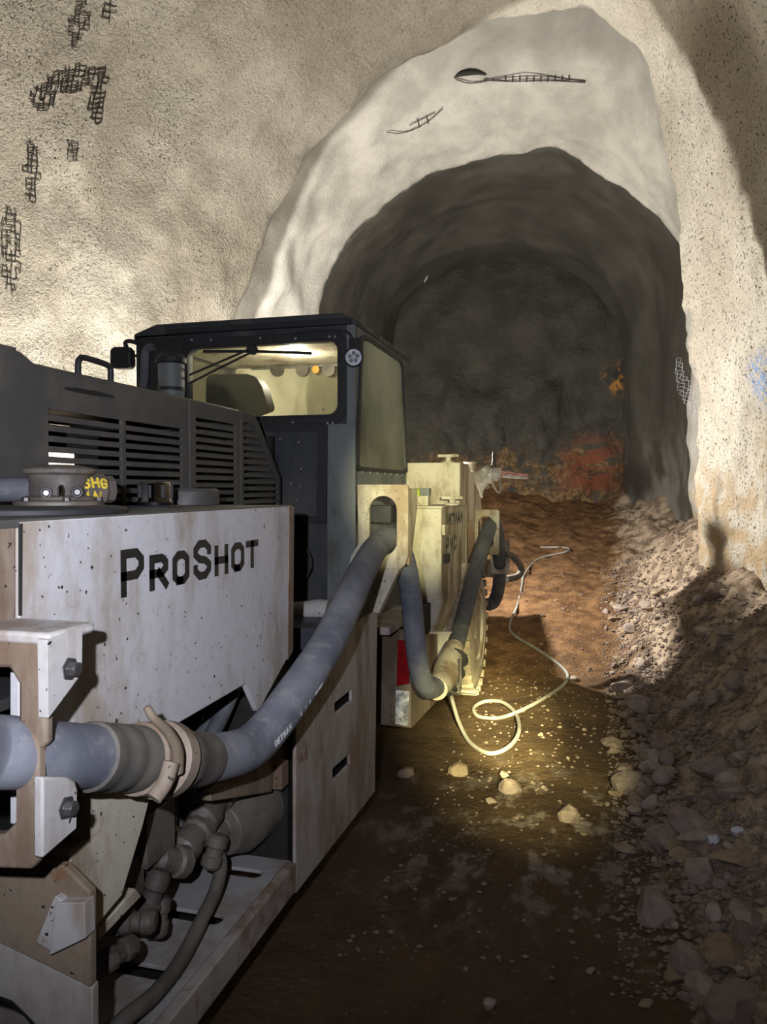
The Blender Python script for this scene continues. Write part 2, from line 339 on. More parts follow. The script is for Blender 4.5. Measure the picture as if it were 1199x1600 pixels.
# ================================================================== TUNNEL SHELL
TCX, TCZ = -1.3, 1.5
NPH = 330
PHI = [math.radians(232-284*i/(NPH-1)) for i in range(NPH)]
def ring(poly):
    pts = []
    for i in range(len(poly)-1):
        a, b = poly[i], poly[i+1]
        for k in range(12): pts.append((a[0]+(b[0]-a[0])*k/12, a[1]+(b[1]-a[1])*k/12))
    pts.append(poly[-1]); pol = []
    for x, z in pts:
        q = math.atan2(z-TCZ, x-TCX)
        if q < -math.pi/2: q += 2*math.pi
        pol.append((q, math.hypot(x-TCX, z-TCZ)))
    pol.sort(reverse=True); out = []; j = 0
    for ph in PHI:
        while j < len(pol)-2 and pol[j+1][0] > ph: j += 1
        (q0, r0), (q1, r1) = pol[j], pol[j+1]
        t = 0 if abs(q0-q1) < 1e-9 else max(0, min(1, (q0-ph)/(q0-q1))); out.append(r0+(r1-r0)*t)
    k = 4; n = len(out)
    return [sum(out[max(0, min(n-1, i+d))] for d in range(-k, k+1))/(2*k+1) for i in range(n)]
arch = [(-4.35, -1.2), (-4.35, 2.3)]+[(-1.45-2.9*math.cos(math.radians(a)), 2.4+4.45*math.sin(math.radians(a))) for a in range(4, 178, 6)]+[(1.45, 2.2), (1.45, -1.2)]
A = ring(arch)
C1 = ring([(-4.0, -1.2), (-4.0, 1.5), (-3.9, 3.0)]+fy(7.8, [(415,360),(467,267),(587,140),(700,70),(790,28),(880,12),(960,45),(1005,95),(1035,200),(1060,350),(1075,480),(1085,600),(1095,700)])+[(1.0, 0.9), (1.0, -1.2)])
C2 = ring([(-3.8, -1.2), (-3.8, 1.0), (-3.75, 2.5)]+fy(9.8, [(500,470),(528,410),(560,365),(640,300),(650,283),(700,266),(760,241),(820,245),(888,232),(915,258),(960,286),(1010,318),(1040,345),(1062,390),(1068,470),(1075,560),(1085,650),(1092,720)])+[(1.25, 0.9), (1.25, -1.2)])
C3 = ring([(-3.65, -1.2), (-3.65, 2.0), (-3.6, 3.0)]+fy(13.5, [(612,540),(622,490),(650,455),(685,430),(730,418),(790,410),(850,412),(890,425),(930,455),(955,490),(972,540),(975,620),(977,720)])+[(0.55, 0.9), (0.55, -1.2)])
def mixr(a, b, t, k=1.0): return [(x+(y-x)*t)*k for x, y in zip(a, b)]
KEYS = [(-3.0, A), (5.7, A), (7.75, C1), (7.82, mixr(C1, C2, .02, 1.01)), (8.1, mixr(C1, C2, .15, 1.075)), (8.7, mixr(C1, C2, .5, 1.045)), (9.75, C2), (9.86, mixr(C2, C2, 0, 1.012)), (11.6, mixr(C2, C3, .45, 1.045)), (12.6, mixr(C2, C3, .8, 1.0)), (13.42, C3), (13.6, mixr(C3, C3, 0, 1.03))]
YS = [-3+0.1*i for i in range(80)]; y = 5.0
while y < 13.6: YS.append(y); y += 0.035
YS.append(13.6)
def radius(y):
    for (y0, a), (y1, b) in zip(KEYS, KEYS[1:]):
        if y0 <= y <= y1:
            t = (y-y0)/(y1-y0); return [p+(q-p)*t for p, q in zip(a, b)]
    return KEYS[-1][1]
TV = []
for y in YS:
    rr = radius(y); am = 1.0 if y < 7.5 else (0.8 if y < 9.9 else 0.3)
    for ph, r in zip(PHI, rr):
        x = TCX+r*math.cos(ph); z = TCZ+r*math.sin(ph)
        d = 0.15*noise.fractal(Vector((x*.6, y*.6, z*.6)), 1.0, 2.0, 3)*(1 if y < 9.9 else .5)+am*0.045*noise.fractal(Vector((x*2.6, y*2.6, z*2.6)), 0.9, 2.0, 3)
        if 7.9 < y < 9.8: d += 0.13*smooth(7.9, 8.3, y)*(1-smooth(9.3, 9.7, y))*noise.fractal(Vector((x*1.25+3, y*1.25, z*1.25)), 0.9, 2.0, 2)
        if y < 8: d += 0.02*noise.noise(Vector((x*9, y*9, z*9)))
        if x > 0.3 and y < 9 and z < 3.4: d -= 0.05*abs(noise.noise(Vector((x*1.7, y*1.9+5, z*1.3))))
        r2 = r+d; TV.append(Vector((TCX+r2*math.cos(ph), y, TCZ+r2*math.sin(ph))))
NY = len(YS)
TF = [(j*NPH+i, (j+1)*NPH+i, (j+1)*NPH+i+1, j*NPH+i+1) for j in range(NY-1) for i in range(NPH-1)]
tmp = bpy.data.meshes.new('tmp'); tmp.from_pydata(TV, [], TF); tmp.update()
TN = [v.normal.copy() for v in tmp.vertices]; bpy.data.meshes.remove(tmp)
TBVH = BVHTree.FromPolygons(TV, TF)
def lining(name, i0, i1):
    idx = {}; vs = []; ns = []; fs = []
    for j in range(NY):
        for i in range(i0, i1+1): idx[(j, i)] = len(vs); vs.append(TV[j*NPH+i]); ns.append(TN[j*NPH+i])
    for j in range(NY-1):
        for i in range(i0, i1): fs.append((idx[(j, i)], idx[(j+1, i)], idx[(j+1, i+1)], idx[(j, i+1)]))
    me = bpy.data.meshes.new(name); me.from_pydata(vs, [], fs)
    for p in me.polygons: p.use_smooth = True
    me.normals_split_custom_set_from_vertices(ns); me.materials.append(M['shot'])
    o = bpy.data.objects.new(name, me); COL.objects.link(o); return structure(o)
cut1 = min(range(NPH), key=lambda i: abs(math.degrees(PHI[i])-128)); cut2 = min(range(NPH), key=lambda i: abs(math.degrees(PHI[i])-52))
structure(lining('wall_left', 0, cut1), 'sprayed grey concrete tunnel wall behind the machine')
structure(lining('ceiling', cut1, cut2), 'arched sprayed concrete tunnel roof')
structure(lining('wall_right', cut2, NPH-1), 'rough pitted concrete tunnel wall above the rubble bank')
fv = []; ff = []; NR = 50
edge = TV[(NY-1)*NPH:]
cen = Vector((-1.5, 13.6, 0.1))
for k in range(NR+1):
    s = 1-k/NR
    for e in edge:
        p = cen+(e-cen)*s; b = (1-s)**0.6
        p.y = 13.6-0.12*b+b*0.45*noise.fractal(Vector((p.x*.9, 3, p.z*.9)), 0.9, 2.0, 4); fv.append(p)
ff = [(k*NPH+i, k*NPH+i+1, (k+1)*NPH+i+1, (k+1)*NPH+i) for k in range(NR) for i in range(NPH-1)]
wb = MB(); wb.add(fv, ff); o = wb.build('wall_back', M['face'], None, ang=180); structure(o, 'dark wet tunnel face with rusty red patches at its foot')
# ------------------------------------------------------------------ floor
def floor_z(x, y):
    z = 0.0
    if y > 6.3: z += 0.19*smooth(6.3, 7.3, y)*(y-6.3)
    if y > 12.2: z += 0.25*smooth(12.2, 13.2, y)*(y-12.2)*(0.5-0.5*math.tanh(x+1.2))
    bank = smooth(0.12, 1.45, x)
    z += bank*1.02*(1-0.55*smooth(8.6, 11, y))*(0.85+0.3*noise.noise(Vector((x*.8, y*.7, 4))))
    z += 0.5*smooth(-3.2, -4.3, x)
    rough = 0.014+0.10*smooth(0.1, 0.7, x)+0.07*smooth(6.8, 9, y)
    z += rough*noise.fractal(Vector((x*2.3, y*2.3, 1.5)), 0.8, 2.0, 4)
    z += 0.35*rough*abs(noise.noise(Vector((x*11, y*11, 2))))
    z -= 0.03*math.exp(-((x+0.75)/0.22)**2)
    z += 0.02*smooth(-0.52, -0.44, x+0.05*noise.noise(Vector((0, y*2, 0))))*(1-smooth(-0.3, 0.0, x))
    return z
gx = [-4.7+0.045*i for i in range(145)]; gy = [-2+0.045*i for i in range(349)]
fl = MB(); fl.add([(x, y, floor_z(x, y)) for y in gy for x in gx], [(j*145+i, j*145+i+1, (j+1)*145+i+1, (j+1)*145+i) for j in range(348) for i in range(144)])
structure(fl.build('floor', M['mud'], None, ang=180), 'muddy brown tunnel floor rising to a muck pile')
def hit_floor(px, py):
    d = ray(px, py); t = 0.5
    while t < 20:
        p = EYE+d*t
        if p.z < floor_z(p.x, p.y): return p
        t += 0.02
    return EYE+d*15
# ------------------------------------------------------------------ rocks
def rock_mesh(seed, flat=1.0):
    rnd = random.Random(seed); bm = bmesh.new(); bmesh.ops.create_icosphere(bm, subdivisions=2, radius=1)
    planes = []
    for _ in range(9):
        n = Vector((rnd.gauss(0, 1), rnd.gauss(0, 1), rnd.gauss(0, 1))).normalized(); planes.append((n, rnd.uniform(0.5, 0.85)))
    for v in bm.verts:
        for n, d in planes:
            k = v.co.dot(n)
            if k > d: v.co -= n*(k-d)
        v.co *= 1+0.05*rnd.uniform(-1, 1)
        v.co = Vector((v.co.x*1.15, v.co.y*0.92, v.co.z*flat))
    me = bpy.data.meshes.new('rock'); bm.to_mesh(me); bm.free(); return me
RM = []
for i in range(12):
    me = rock_mesh(100+i, [0.75, 0.6, 0.85, 0.5][i % 4]); me.materials.append(M['rock_a'] if i % 4 != 3 else M['rock_b']); RM.append(me)
def rock(p, r, label, group, mesh=None, mat=None, rz=None):
    me = mesh or random.choice(RM)
    if mat: me = me.copy(); me.materials.clear(); me.materials.append(mat)
    o = bpy.data.objects.new('rock', me); COL.objects.link(o)
    o.scale = (r*random.uniform(.9, 1.15), r*random.uniform(.85, 1.1), r*random.uniform(.85, 1.1))
    o.rotation_euler = (random.uniform(-.3, .3), random.uniform(-.3, .3), random.uniform(0, 6.28) if rz is None else rz)
    o.location = (p.x, p.y, floor_z(p.x, p.y)+r*0.28)
    tag(o, label, 'rock', group); return o
BIG = [(1122,1205,36,'broad flat grey rock face on the bank above the toe stones'), (1037,1212,21,'angular brown-grey rock at the edge of the mud, left of the broad flat rock'),
       (1078,1290,37,'large rounded grey rock at the foot of the bank beside the pale blue stone'), (1055,1322,20,'low wedge of rock leaning against the front of the large rounded grey rock'),
       (1092,1362,27,'smooth tan slab half buried below the large rounded rock'), (1076,1502,28,'isolated oval boulder lying on dark mud near the bottom of the picture'),
       (1148,1582,38,'biggest boulder at the bottom right corner of the picture'), (1165,1432,24,'rounded rock with a dark cleft at the right edge'),
       (1117,1432,14,'small rock left of the rock with the dark cleft'), (996,1172,11,'small pale stone at the very toe of the bank'),
       (1004,1142,14,'uppermost square stone along the toe of the bank'), (1170,1130,26,'grey block high on the dim part of the bank'),
       (955,1160,17,'flat slab lying alone on the mud between cable and bank'), (716,1202,19,'flat pale lump on the mud in front of the cable loop'),
       (637,1211,13,'pale lump on the mud beside the skirt plate'), (1003,1240,12,'brown stone below the angular rock at the mud edge'), (1120,1250,19,'tan wedge under the broad flat rock')]
for px, py, r, lab in BIG:
    p = hit_floor(px, py+r*0.3); rock(p, r*1.02*(p-EYE).length/F, lab, 'loose rocks')
for px, py, r, lab in [(1117,1315,12,'bright bluish white stone beside the large rounded grey rock'), (1153,1303,10,'smaller bluish white stone right of the bright one')]:
    p = hit_floor(px, py+3); rock(p, r*(p-EYE).length/F, lab, 'loose rocks', mat=M['rock_w'])
cnt = 0; tries = 0
def vis(p):
    v = p-EYE; d = v.dot(CF); return d > 0.3 and 0 < 599.5+F*v.dot(CR)/d < 1205 and 0 < 800-F*v.dot(CU)/d < 1615
while cnt < 270 and tries < 9000:
    tries += 1
    y = random.uniform(1.9, 8.6); x = 0.12+abs(random.gauss(0, 0.5)) if random.random() < 0.86 else random.uniform(-0.5, 0.3)
    if x > 1.18: continue
    p = Vector((x, y, floor_z(x, y)))
    if not vis(p): continue
    r = min(0.10, 0.018+random.expovariate(1/0.022))*(0.6 if x < 0.2 else 1.0)
    me = random.choice(RM); hue = 'ochre' if me.materials[0] == M['rock_b'] else 'grey-brown'; big = 'fist-sized' if r > .055 else ('small' if r > .032 else 'tiny')
    if y < 3.4: lab, g = f'{big} {hue} rock in the dim near end of the rubble bank', 'near rubble rocks'
    elif y < 5.6: lab, g = f'{big} {hue} rock in the middle stretch of the rubble bank', 'middle rubble rocks'
    else: lab, g = f'{big} {hue} rock on the far lamplit stretch of the rubble bank', 'far rubble rocks'
    if x < 0.15: lab, g = f'{big} {hue} pebble lying on the open mud beside the bank', 'pebbles on the mud'
    rock(p, r, lab, g, me); cnt += 1
gv = MB()
for _ in range(9500):
    y = random.uniform(1.6, 9.8); x = 0.1+abs(random.gauss(0, 0.6)) if random.random() < 0.84 else random.uniform(-0.85, 0.6)
    if x > 1.4 or (x < .3 and y < 2.5): continue
    z = floor_z(x, y); r = random.uniform(0.004, 0.017)*(1.35 if x > .25 else .8)
    vs = [(x+r*random.uniform(.7, 1.3)*a, y+r*random.uniform(.7, 1.3)*b, z+r*.3+r*.7*c*random.uniform(.7, 1.2)) for a, b, c in ((1,0,0),(0,1,0),(-1,0,0),(0,-1,0),(.2,.1,1),(0,0,-1))]
    gv.add(vs, [(0,1,4),(1,2,4),(2,3,4),(3,0,4),(1,0,5),(2,1,5),(3,2,5),(0,3,5)])
tag(gv.build('gravel', M['rock_a'], None, ang=10), 'fine crushed gravel strewn over bank and mud', 'gravel', kind='stuff')
# ------------------------------------------------------------------ exposed wire mesh in the lining
def lin(px, py, off=0.012):
    d = ray(px, py).normalized(); h = TBVH.ray_cast(EYE, d)
    return (h[0]-d*off) if h[0] else None
def mesh_patch(label, regions, du, dv, su, sv, r=0.005, keep=0.85, seed=1, mat='wire', name='wire_mesh'):
    """regions: ellipses (cx,cy,a,b,rot) seen on the wall; wires run along du and dv, spaced su, sv"""
    rnd = random.Random(seed); mb = MB()
    def inside(x, y):
        for cx, cy, a, b, rot in regions:
            q = math.radians(rot); u = (x-cx)*math.cos(q)+(y-cy)*math.sin(q); v = -(x-cx)*math.sin(q)+(y-cy)*math.cos(q)
            if (u/a)**2+(v/b)**2 < 1: return True
        return False
    cx = sum(g[0] for g in regions)/len(regions); cy = sum(g[1] for g in regions)/len(regions)
    D = [Vector(du).normalized(), Vector(dv).normalized()]
    for A_, B_, sp, st in ((D[0], D[1], sv, su), (D[1], D[0], su, sv)):
        for i in range(-30, 31):
            for k in range(-30, 31):
                p = Vector((cx, cy))+B_*(i*sp)+A_*(k*st); q = p+A_*st
                if inside(*p) and inside(*q) and rnd.random() < keep:
                    j = 1.2; a = lin(p.x+math.sin(i*3+k)*j, p.y+math.cos(k*2+i)*j); b = lin(q.x+math.sin(i*3+k+1)*j, q.y+math.cos(k*2+2+i)*j)
                    if a and b and (a-b).length < 0.6: mb.tube([a, (a+b)/2+Vector((0, 0, -.006)), b], r, 5)
    o = mb.build(name, M[mat]); return tag(o, label, 'wire mesh', 'patches of exposed reinforcing mesh')
mesh_patch('arched patch of black reinforcing mesh exposed high on the left wall', [(68,155,24,24,0),(112,125,48,22,-14),(154,150,17,48,8)], (1,-.12), (-.18,1), 8, 8, .0045, .88, 2)
mesh_patch('torn strip of reinforcing mesh hanging above the arched patch', [(124,38,17,48,8)], (1,.1), (-.1,1), 8, 8, .0035, .85, 3)
mesh_patch('short piece of reinforcing mesh at the top edge of the picture', [(172,18,14,26,0)], (1,.1), (-.15,1), 10, 10, .004, .7, 4)
mesh_patch('narrow ladder of reinforcing mesh low on the left wall', [(50,270,14,52,0)], (1,.15), (-.05,1), 7, 9, .004, .95, 5)
mesh_patch('frayed reinforcing mesh at the left edge of the picture', [(18,390,18,75,0)], (1,.2), (0,1), 7, 9, .0035, .8, 6)
mesh_patch('tiny square of reinforcing mesh showing through the left wall', [(114,237,13,17,0)], (1,0), (0,1), 7, 7, .003, 1, 7)
mesh_patch('pale torn mesh hanging on the right wall ridge beside the dark coat', [(1072,610,13,45,-18),(1063,575,7,20,0)], (1,.3), (-.2,1), 5, 6, .003, .9, 9, 'rock_w')
def wires(name, label, paths, r, mat):
    mb = MB()
    for p in paths:
        q = [lin(x, y, .03) for x, y in p]; q = [a for a in q if a]
        if len(q) > 1: mb.tube(catmull(q, 4), r, 6)
    return tag(mb.build(name, M[mat]), label, 'wire', None)
wires('mesh_wire', 'long thin wire pair running below the crack in the roof', [[(712,124),(740,130),(790,121),(850,119),(915,128)], [(755,125),(800,127),(860,126),(915,129)]]+[[(x, 119), (x, 128)] for x in range(790, 900, 11)], .006, 'wire')
ck = catmull([lin(x, y, .015) for x, y in [(710,122),(718,116),(730,113),(745,113),(760,117)]], 5)
tag(MB().tube(ck, [.006+.028*math.sin(math.pi*i/(len(ck)-1)) for i in range(len(ck))], 10).build('roof_crack', M['void']), 'black open crack in the light grey roof coat', 'crack')
wires('mesh_wire', 'faint dark wire curving across the left of the roof arch', [[(605,207),(628,208),(652,200),(672,188),(692,170)], [(640,196),(660,186),(680,176)], [(652,186),(656,200)], [(666,182),(670,194)]], .005, 'wire')
wires('steel_bar', 'pale bent bar sticking out above the dark tunnel face', [[(722,428),(745,421),(778,411)]], .012, 'rock_w')
wires('steel_hook', 'small pale hooks left of the bent bar above the face', [[(681,436),(684,428),(688,436)], [(664,440),(668,432)]], .012, 'rock_w')
# ================================================================== THE MACHINE
V = thing('shotcrete_sprayer', (-1.7, 3.5, 0), 'dusty white and black shotcrete spraying machine with cab, parked in the tunnel', 'mining machine')
def part(name, mat, parent=None, bev=0.003, **kw):
    return lambda mb: mb.build(name, M[mat], parent or V, bev, **kw)
def copy_to(o, loc, parent, rot=None):
    c = o.copy(); COL.objects.link(c); c.location = loc
    if rot: c.rotation_euler = rot
    setp(c, parent); return c
# ---- engine hood
HX = -1.45
def slats(parent, y0, y1f, z0, z1, X, pitch=0.029, h=0.0165, mat='hood'):
    z = z1-pitch*0.5; k = 0
    while z-h > z0:
        MB().box(X-0.012, X-0.002, y0-0.004, (y1f(z) if callable(y1f) else y1f)+0.004, z-h, z).build('slat', M[mat], parent); z -= pitch
yA0, yA1 = on(0, HX, 76, 650).y, on(0, HX, 190, 650).y; yB0, yB1 = on(0, HX, 197, 650).y, on(0, HX, 284, 650).y
o = part('hood_side', 'hood')(MB().plate(0, HX, [(0.8,1.45),(2.565,1.45),(2.565,1.934),(1.765,1.934),(1.70,1.962),(0.8,1.975)], [rect(yA0,yA1,1.52,1.822), rect(yB0,yB1,1.52,1.822)], 0.012))
slats(o, yA0, yA1, 1.52, 1.822, HX); slats(o, yB0, yB1, 1.52, 1.822, HX)
lt = part('latch_recess', 'void', o, 0)(MB().plate(0, HX+0.002, fx(HX, [(100,605),(118,606),(150,611),(176,618),(178,622),(150,619),(120,613),(102,609)]), (), 0.004))
o2 = part('hood_rear_panel', 'hood')(MB().plate(0, HX+0.004, [(2.572,1.45),(2.988,1.45),(2.988,1.934),(2.572,1.934)], [rect(2.617,2.95,1.52,1.872)], 0.012))
slats(o2, 2.617, 2.95, 1.52, 1.872, HX+0.004)
o3 = part('louver_wedge', 'hood')(MB().plate(0, HX+0.004, [(3.0,1.45),(3.43,1.45),(3.43,1.661),(3.145,1.931),(3.0,1.934)], [[(3.03,1.52),(3.395,1.52),(3.395,1.645),(3.135,1.888),(3.03,1.888)]], 0.012))
slats(o3, 3.03, lambda z: min(3.395, 3.135+(1.888-z)*1.07), 1.52, 1.888, HX+0.004)
part('hood_top', 'hood')(MB().plate(1, 3.0, [(-2.42,1.90),(HX-0.006,1.90),(HX-0.006,1.938),(HX-0.05,1.95),(-2.37,1.95),(-2.42,1.935)], (), 2.2))
lf = part('hood_far_side', 'hood')(MB().plate(0, -2.40, [(0.8,1.0),(3.42,1.0),(3.42,1.7),(3.2,1.9),(0.8,1.9)], [rect(2.78,3.18,1.56,1.79)], 0.012))
part('hood_tail', 'hood')(MB().plate(0, HX-.008, [(3.0,1.925),(3.14,1.922),(3.425,1.652),(3.425,1.63),(3.13,1.90),(3.0,1.90)], (), .94))
part('hood_lid', 'hood')(MB().box(-2.3, HX-0.01, 0.8, 1.70, 1.945, 1.972))
part('hood_handle', 'blk', None, 0)(MB().tube(catmull([on(0, -1.5, *p) for p in [(123,606),(122,572),(124,562),(132,559),(162,568),(171,573),(173,580),(173,604)]], 5), 0.0095, 10))
part('engine_block', 'void')(MB().box(-1.95,-1.62,2.72,3.38,0.95,1.84))
part('engine_fan', 'pump', None, 0)(MB().lathe((-1.68,2.95,1.6), (1,0,0), [(0,.13),(.03,.13),(.03,.05),(.06,.05)]))
part('radiator_shell', 'void')(MB().box(-2.39,-1.5,3.44,3.47,0.9,1.86))
part('engine_bay_floor', 'void')(MB().box(-2.39,-1.47,0.8,3.42,1.38,1.44))
# ---- tank with lettering
TX = -0.95
tp = part('tank_panel', 'panel')(MB().plate(0, TX, fx(TX, [(30,815),(458,790),(455,1018),(404,1112),(385,1068),(225,1162),(130,1235),(30,1290)]), (), 0.02))
part('edge_strip', 'rust', tp, 0.001)(MB().plate(0, TX+0.003, fx(TX, [(451,791),(459,791),(457,1017),(449,1031)]), (), 0.006))
part('seam', 'void', tp, 0)(MB().plate(0, TX+0.002, fx(TX, [(30,818),(34,818),(33,962),(30,962)]), (), 0.004))
mb = MB()
for ch, x0, x1, hh in [('P',188,224,.1005),('R',233,262,.0805),('O',269,295,.0805),('S',302,329,.1),('H',335,356,.0805),('O',361,381,.0805),('T',384,403,.0805)]:
    ya, yb = on(0, TX, x0, 900).y, on(0, TX, x1, 900).y
    letters(mb, glyph(ch, ya, 1.3735, yb-ya, hh, .0195), lambda a, b, k: (TX+0.0008+0.0012*k, a, b))
tag(part('lettering', 'letter', tp, 0)(mb), 'black ProShot lettering on the tank side')
part('tank_corner', 'rust')(MB().plate(0, TX-0.004, fx(TX, [(-80,818),(28,815),(28,1000),(-80,1000)]), (), 0.02))
tt = part('tank_top', 'hood')(MB().box(-1.44, TX-0.001, 0.75, 2.352, 1.534, 1.549))
part('tank_front', 'skirt')(MB().box(-1.42, TX-0.021, 2.32, 2.34, 1.08, 1.533))
part('tank_inner_wall', 'void')(MB().box(-1.46,-1.42,0.75,2.3,0.36,1.53))
part('tank_bottom', 'void')(MB().box(-1.42, TX-0.021, 0.8, 2.3, 1.22, 1.24))
part('tank_cover', 'blk', tt, 0.002)(MB().lathe((-1.16,1.38,1.549), (0,0,1), [(0,.20),(.012,.20),(.016,.185),(.016,.1)], 32))
part('cap_gasket', 'blk', tt, 0.002)(MB().lathe(on(1,1.92,243,795)*1.0, (0,0,1), [(-.004,.085),(.006,.085),(.010,.07)], 24))
cp = on(1, 1.92, 243, 792)
fc = part('filler_cap', 'chrome', tt, 0.0)(MB().lathe((cp.x, cp.y, 1.555), (0,0,1), [(0,.046),(.010,.050),(.016,.047),(.060,.047),(.066,.042),(.066,.01)], 24))
nb = MB()
for k in range(8):
    a = 2*math.pi*k/8+.2; nb.lathe((cp.x+.046*math.cos(a), cp.y+.046*math.sin(a), 1.578), (0,0,1), [(0,.006),(.034,.006)], 6)
# grip ribs of the cap
tag(nb.build('grip_ribs', M['blk'], tt), 'dark ribs round the chrome cap')
part('vent_housing', 'hood', tt)(MB().lathe((-1.30,2.28,1.549), (0,0,1), [(0,.11),(.045,.11),(.055,.10),(.055,.02)], 28))
# ---- fitting with yellow marker paint, on the tank top
q = on(1, 1.50, 93, 760)
fit = part('pressure_fitting', 'pump')(MB().lathe((q.x, q.y, 1.562), (0,0,1), [(0,.098),(.012,.098),(.014,.082),(.022,.080),(.024,.066),(.072,.066),(.074,.078),(.084,.078),(.088,.068),(.094,.04)], 28))
part('side_port', 'pump', fit)(MB().lathe((q.x+.03, q.y+.02, 1.600), (.55,.83,0), [(0,.038),(.062,.038),(.064,.032),(.085,.032)], 8))
d = Vector((.62,-.78,0)); side = Vector((d.y*-1, d.x, 0))
for k, (sx, hz) in enumerate([(-.028,.022),(.036,.026)]):
    b = Vector((q.x, q.y, 1.562))+side*sx
    part('plug', 'bolt', fit, 0.001)(MB().lathe(b+d*.056+Vector((0,0,.022+hz*.4)), d, [(0,.014),(.016,.014),(.018,.009),(.012,.007)], 10))
part('relief_pin', 'chrome', fit, 0)(MB().lathe((q.x+.045,q.y-.052,1.574), (0,0,1), [(0,.008),(.03,.008),(.036,.004)], 10))
for k in range(6):
    a = k*math.pi/3+.3; part('flange_bolt', 'bolt', fit, 0.001)(MB().lathe((q.x+.088*math.cos(a), q.y+.088*math.sin(a), 1.574), (0,0,1), [(0,.009),(.009,.009)], 6))
pa = Vector((q.x+.03, q.y+.02, 1.600))+Vector((.55,.83,0)).normalized()*.03
yn = Vector((.83,-.55,0)).normalized(); yt = Vector((.55,.83,0)).normalized()
mb = MB()
for ch, u, z, ww, hh in [('S',-.030,.002,.018,.026),('H',-.008,.004,.018,.024),('G',.012,.002,.016,.024),('A',-.026,-.03,.018,.026),('N',-.004,-.028,.018,.024)]:
    letters(mb, glyph(ch, u, z, ww, hh, .005), lambda a, b, k: pa+yt*a+Vector((0,0,b))+yn*(math.sqrt(max(0, .038**2-b*b))+.001+.001*k))
tag(part('paint_scrawl', 'yellow', fit, 0)(mb), 'scrawled yellow paint marks')
part('inlet_pipe', 'hosed', fit, 0)(MB().tube([(q.x-.05,q.y-.03,1.60),(q.x-.2,q.y-.1,1.60),(q.x-.3,q.y-.16,1.58)], .028, 14))
# ---- lower left: bracket, fender, post
BY = 0.99
br = part('bracket_plate', 'rust', None, 0.006)(MB().plate(1, BY+.02, fy(BY, [(-120,997),(72,997),(72,1160),(64,1172),(28,1165),(28,1068),(14,1044),(-120,1042)]), (), 0.02))
bl = part('bracket_swing_plate', 'rust', None, 0.005)(MB().plate(1, BY+.018, fy(BY, [(18,1165),(26,1148),(42,1143),(56,1150),(62,1166),(62,1342),(50,1357),(-120,1352),(-120,1310),(8,1302),(27,1282),(27,1190)]), (), 0.022))
part('bracket_hood', 'flange', None, 0.006)(MB().box(-1.3, -0.797, BY-.002, 1.10, 1.362, 1.381))
fu = part('bracket_cheek', 'flange', None, 0.004)(MB().plate(0, -0.795, fx(-.795, [(74,1000),(129,978),(128,1052),(100,1090),(76,1122)]), (), 0.018))
fd = part('bracket_cheek', 'flange', None, 0.004)(MB().plate(0, -0.80, fx(-.80, [(67,1214),(106,1214),(118,1219),(122,1231),(121,1296),(67,1342)]), (), 0.018))
def bolt(parent, p, axis, r, name='bolt'):
    return part(name, 'bolt', parent, 0.0015)(MB().lathe(p, axis, [(0,r*1.55),(.003,r*1.55),(.003,r),(.016,r),(.018,r*.85)], 6 if name == 'bolt' else 16))
bolt(fu, on(0, -.795, 108, 1045), (1,0,0), .0125); bolt(fd, on(0, -.80, 103, 1262), (1,0,0), .0125); bolt(br, on(1, BY-.004, 36, 1170), (0,-1,0), .010, 'pivot_pin')
fe = part('fender_plate', 'brown', None, 0.004)(MB().plate(1, 1.2, fy(1.2, [(-60,1352),(62,1338),(112,1346),(152,1386),(152,1534),(-60,1430)]), (), 0.02))
fl2 = part('fender_skirt', 'skirt', None, 0.004)(MB().plate(1, 1.205, fy(1.2, [(-60,1430),(152,1534),(152,1900),(95,1900),(85,1640),(60,1590),(25,1556),(-20,1540),(-60,1545)]), (), 0.02))
part('mudguard_rim', 'blk', fl2, 0)(MB().tube(catmull([on(1, 1.2, *p) for p in [(-60,1548),(-20,1543),(25,1560),(58,1594),(82,1642),(92,1760)]], 5), .012, 10))
part('gusset', 'flange', fe, 0.002)(MB().plate(1, 1.19, fy(1.19, [(103,1398),(148,1397),(150,1452),(94,1479)]), (), 0.03))
part('weld_scar', 'flange', fe, 0.002)(MB().plate(1, 1.185, fy(1.185, [(97,1392),(108,1398),(94,1479),(68,1464)]), (), 0.02))
part('support_post', 'cream', None, 0.004)(MB().plate(0, TX-.012, fx(TX, [(150,1225),(248,1225),(232,1290),(200,1398),(155,1452),(118,1470),(118,1330),(150,1310)]), (), 0.05))
part('toe_channel', 'cream', None, 0.003)(MB().add([(*on(0,-1.0,155,1452),),(*on(0,-1.0,212,1388),),(*on(0,-1.0,222,1400),),(*on(0,-1.0,155,1470),)]+[(-1.1, on(0,-1.0,a,b).y, on(0,-1.0,a,b).z) for a, b in ((155,1452),(212,1388),(222,1400),(155,1470))], [(0,1,2,3),(7,6,5,4),(0,4,5,1),(1,5,6,2),(2,6,7,3),(3,7,4,0)]))
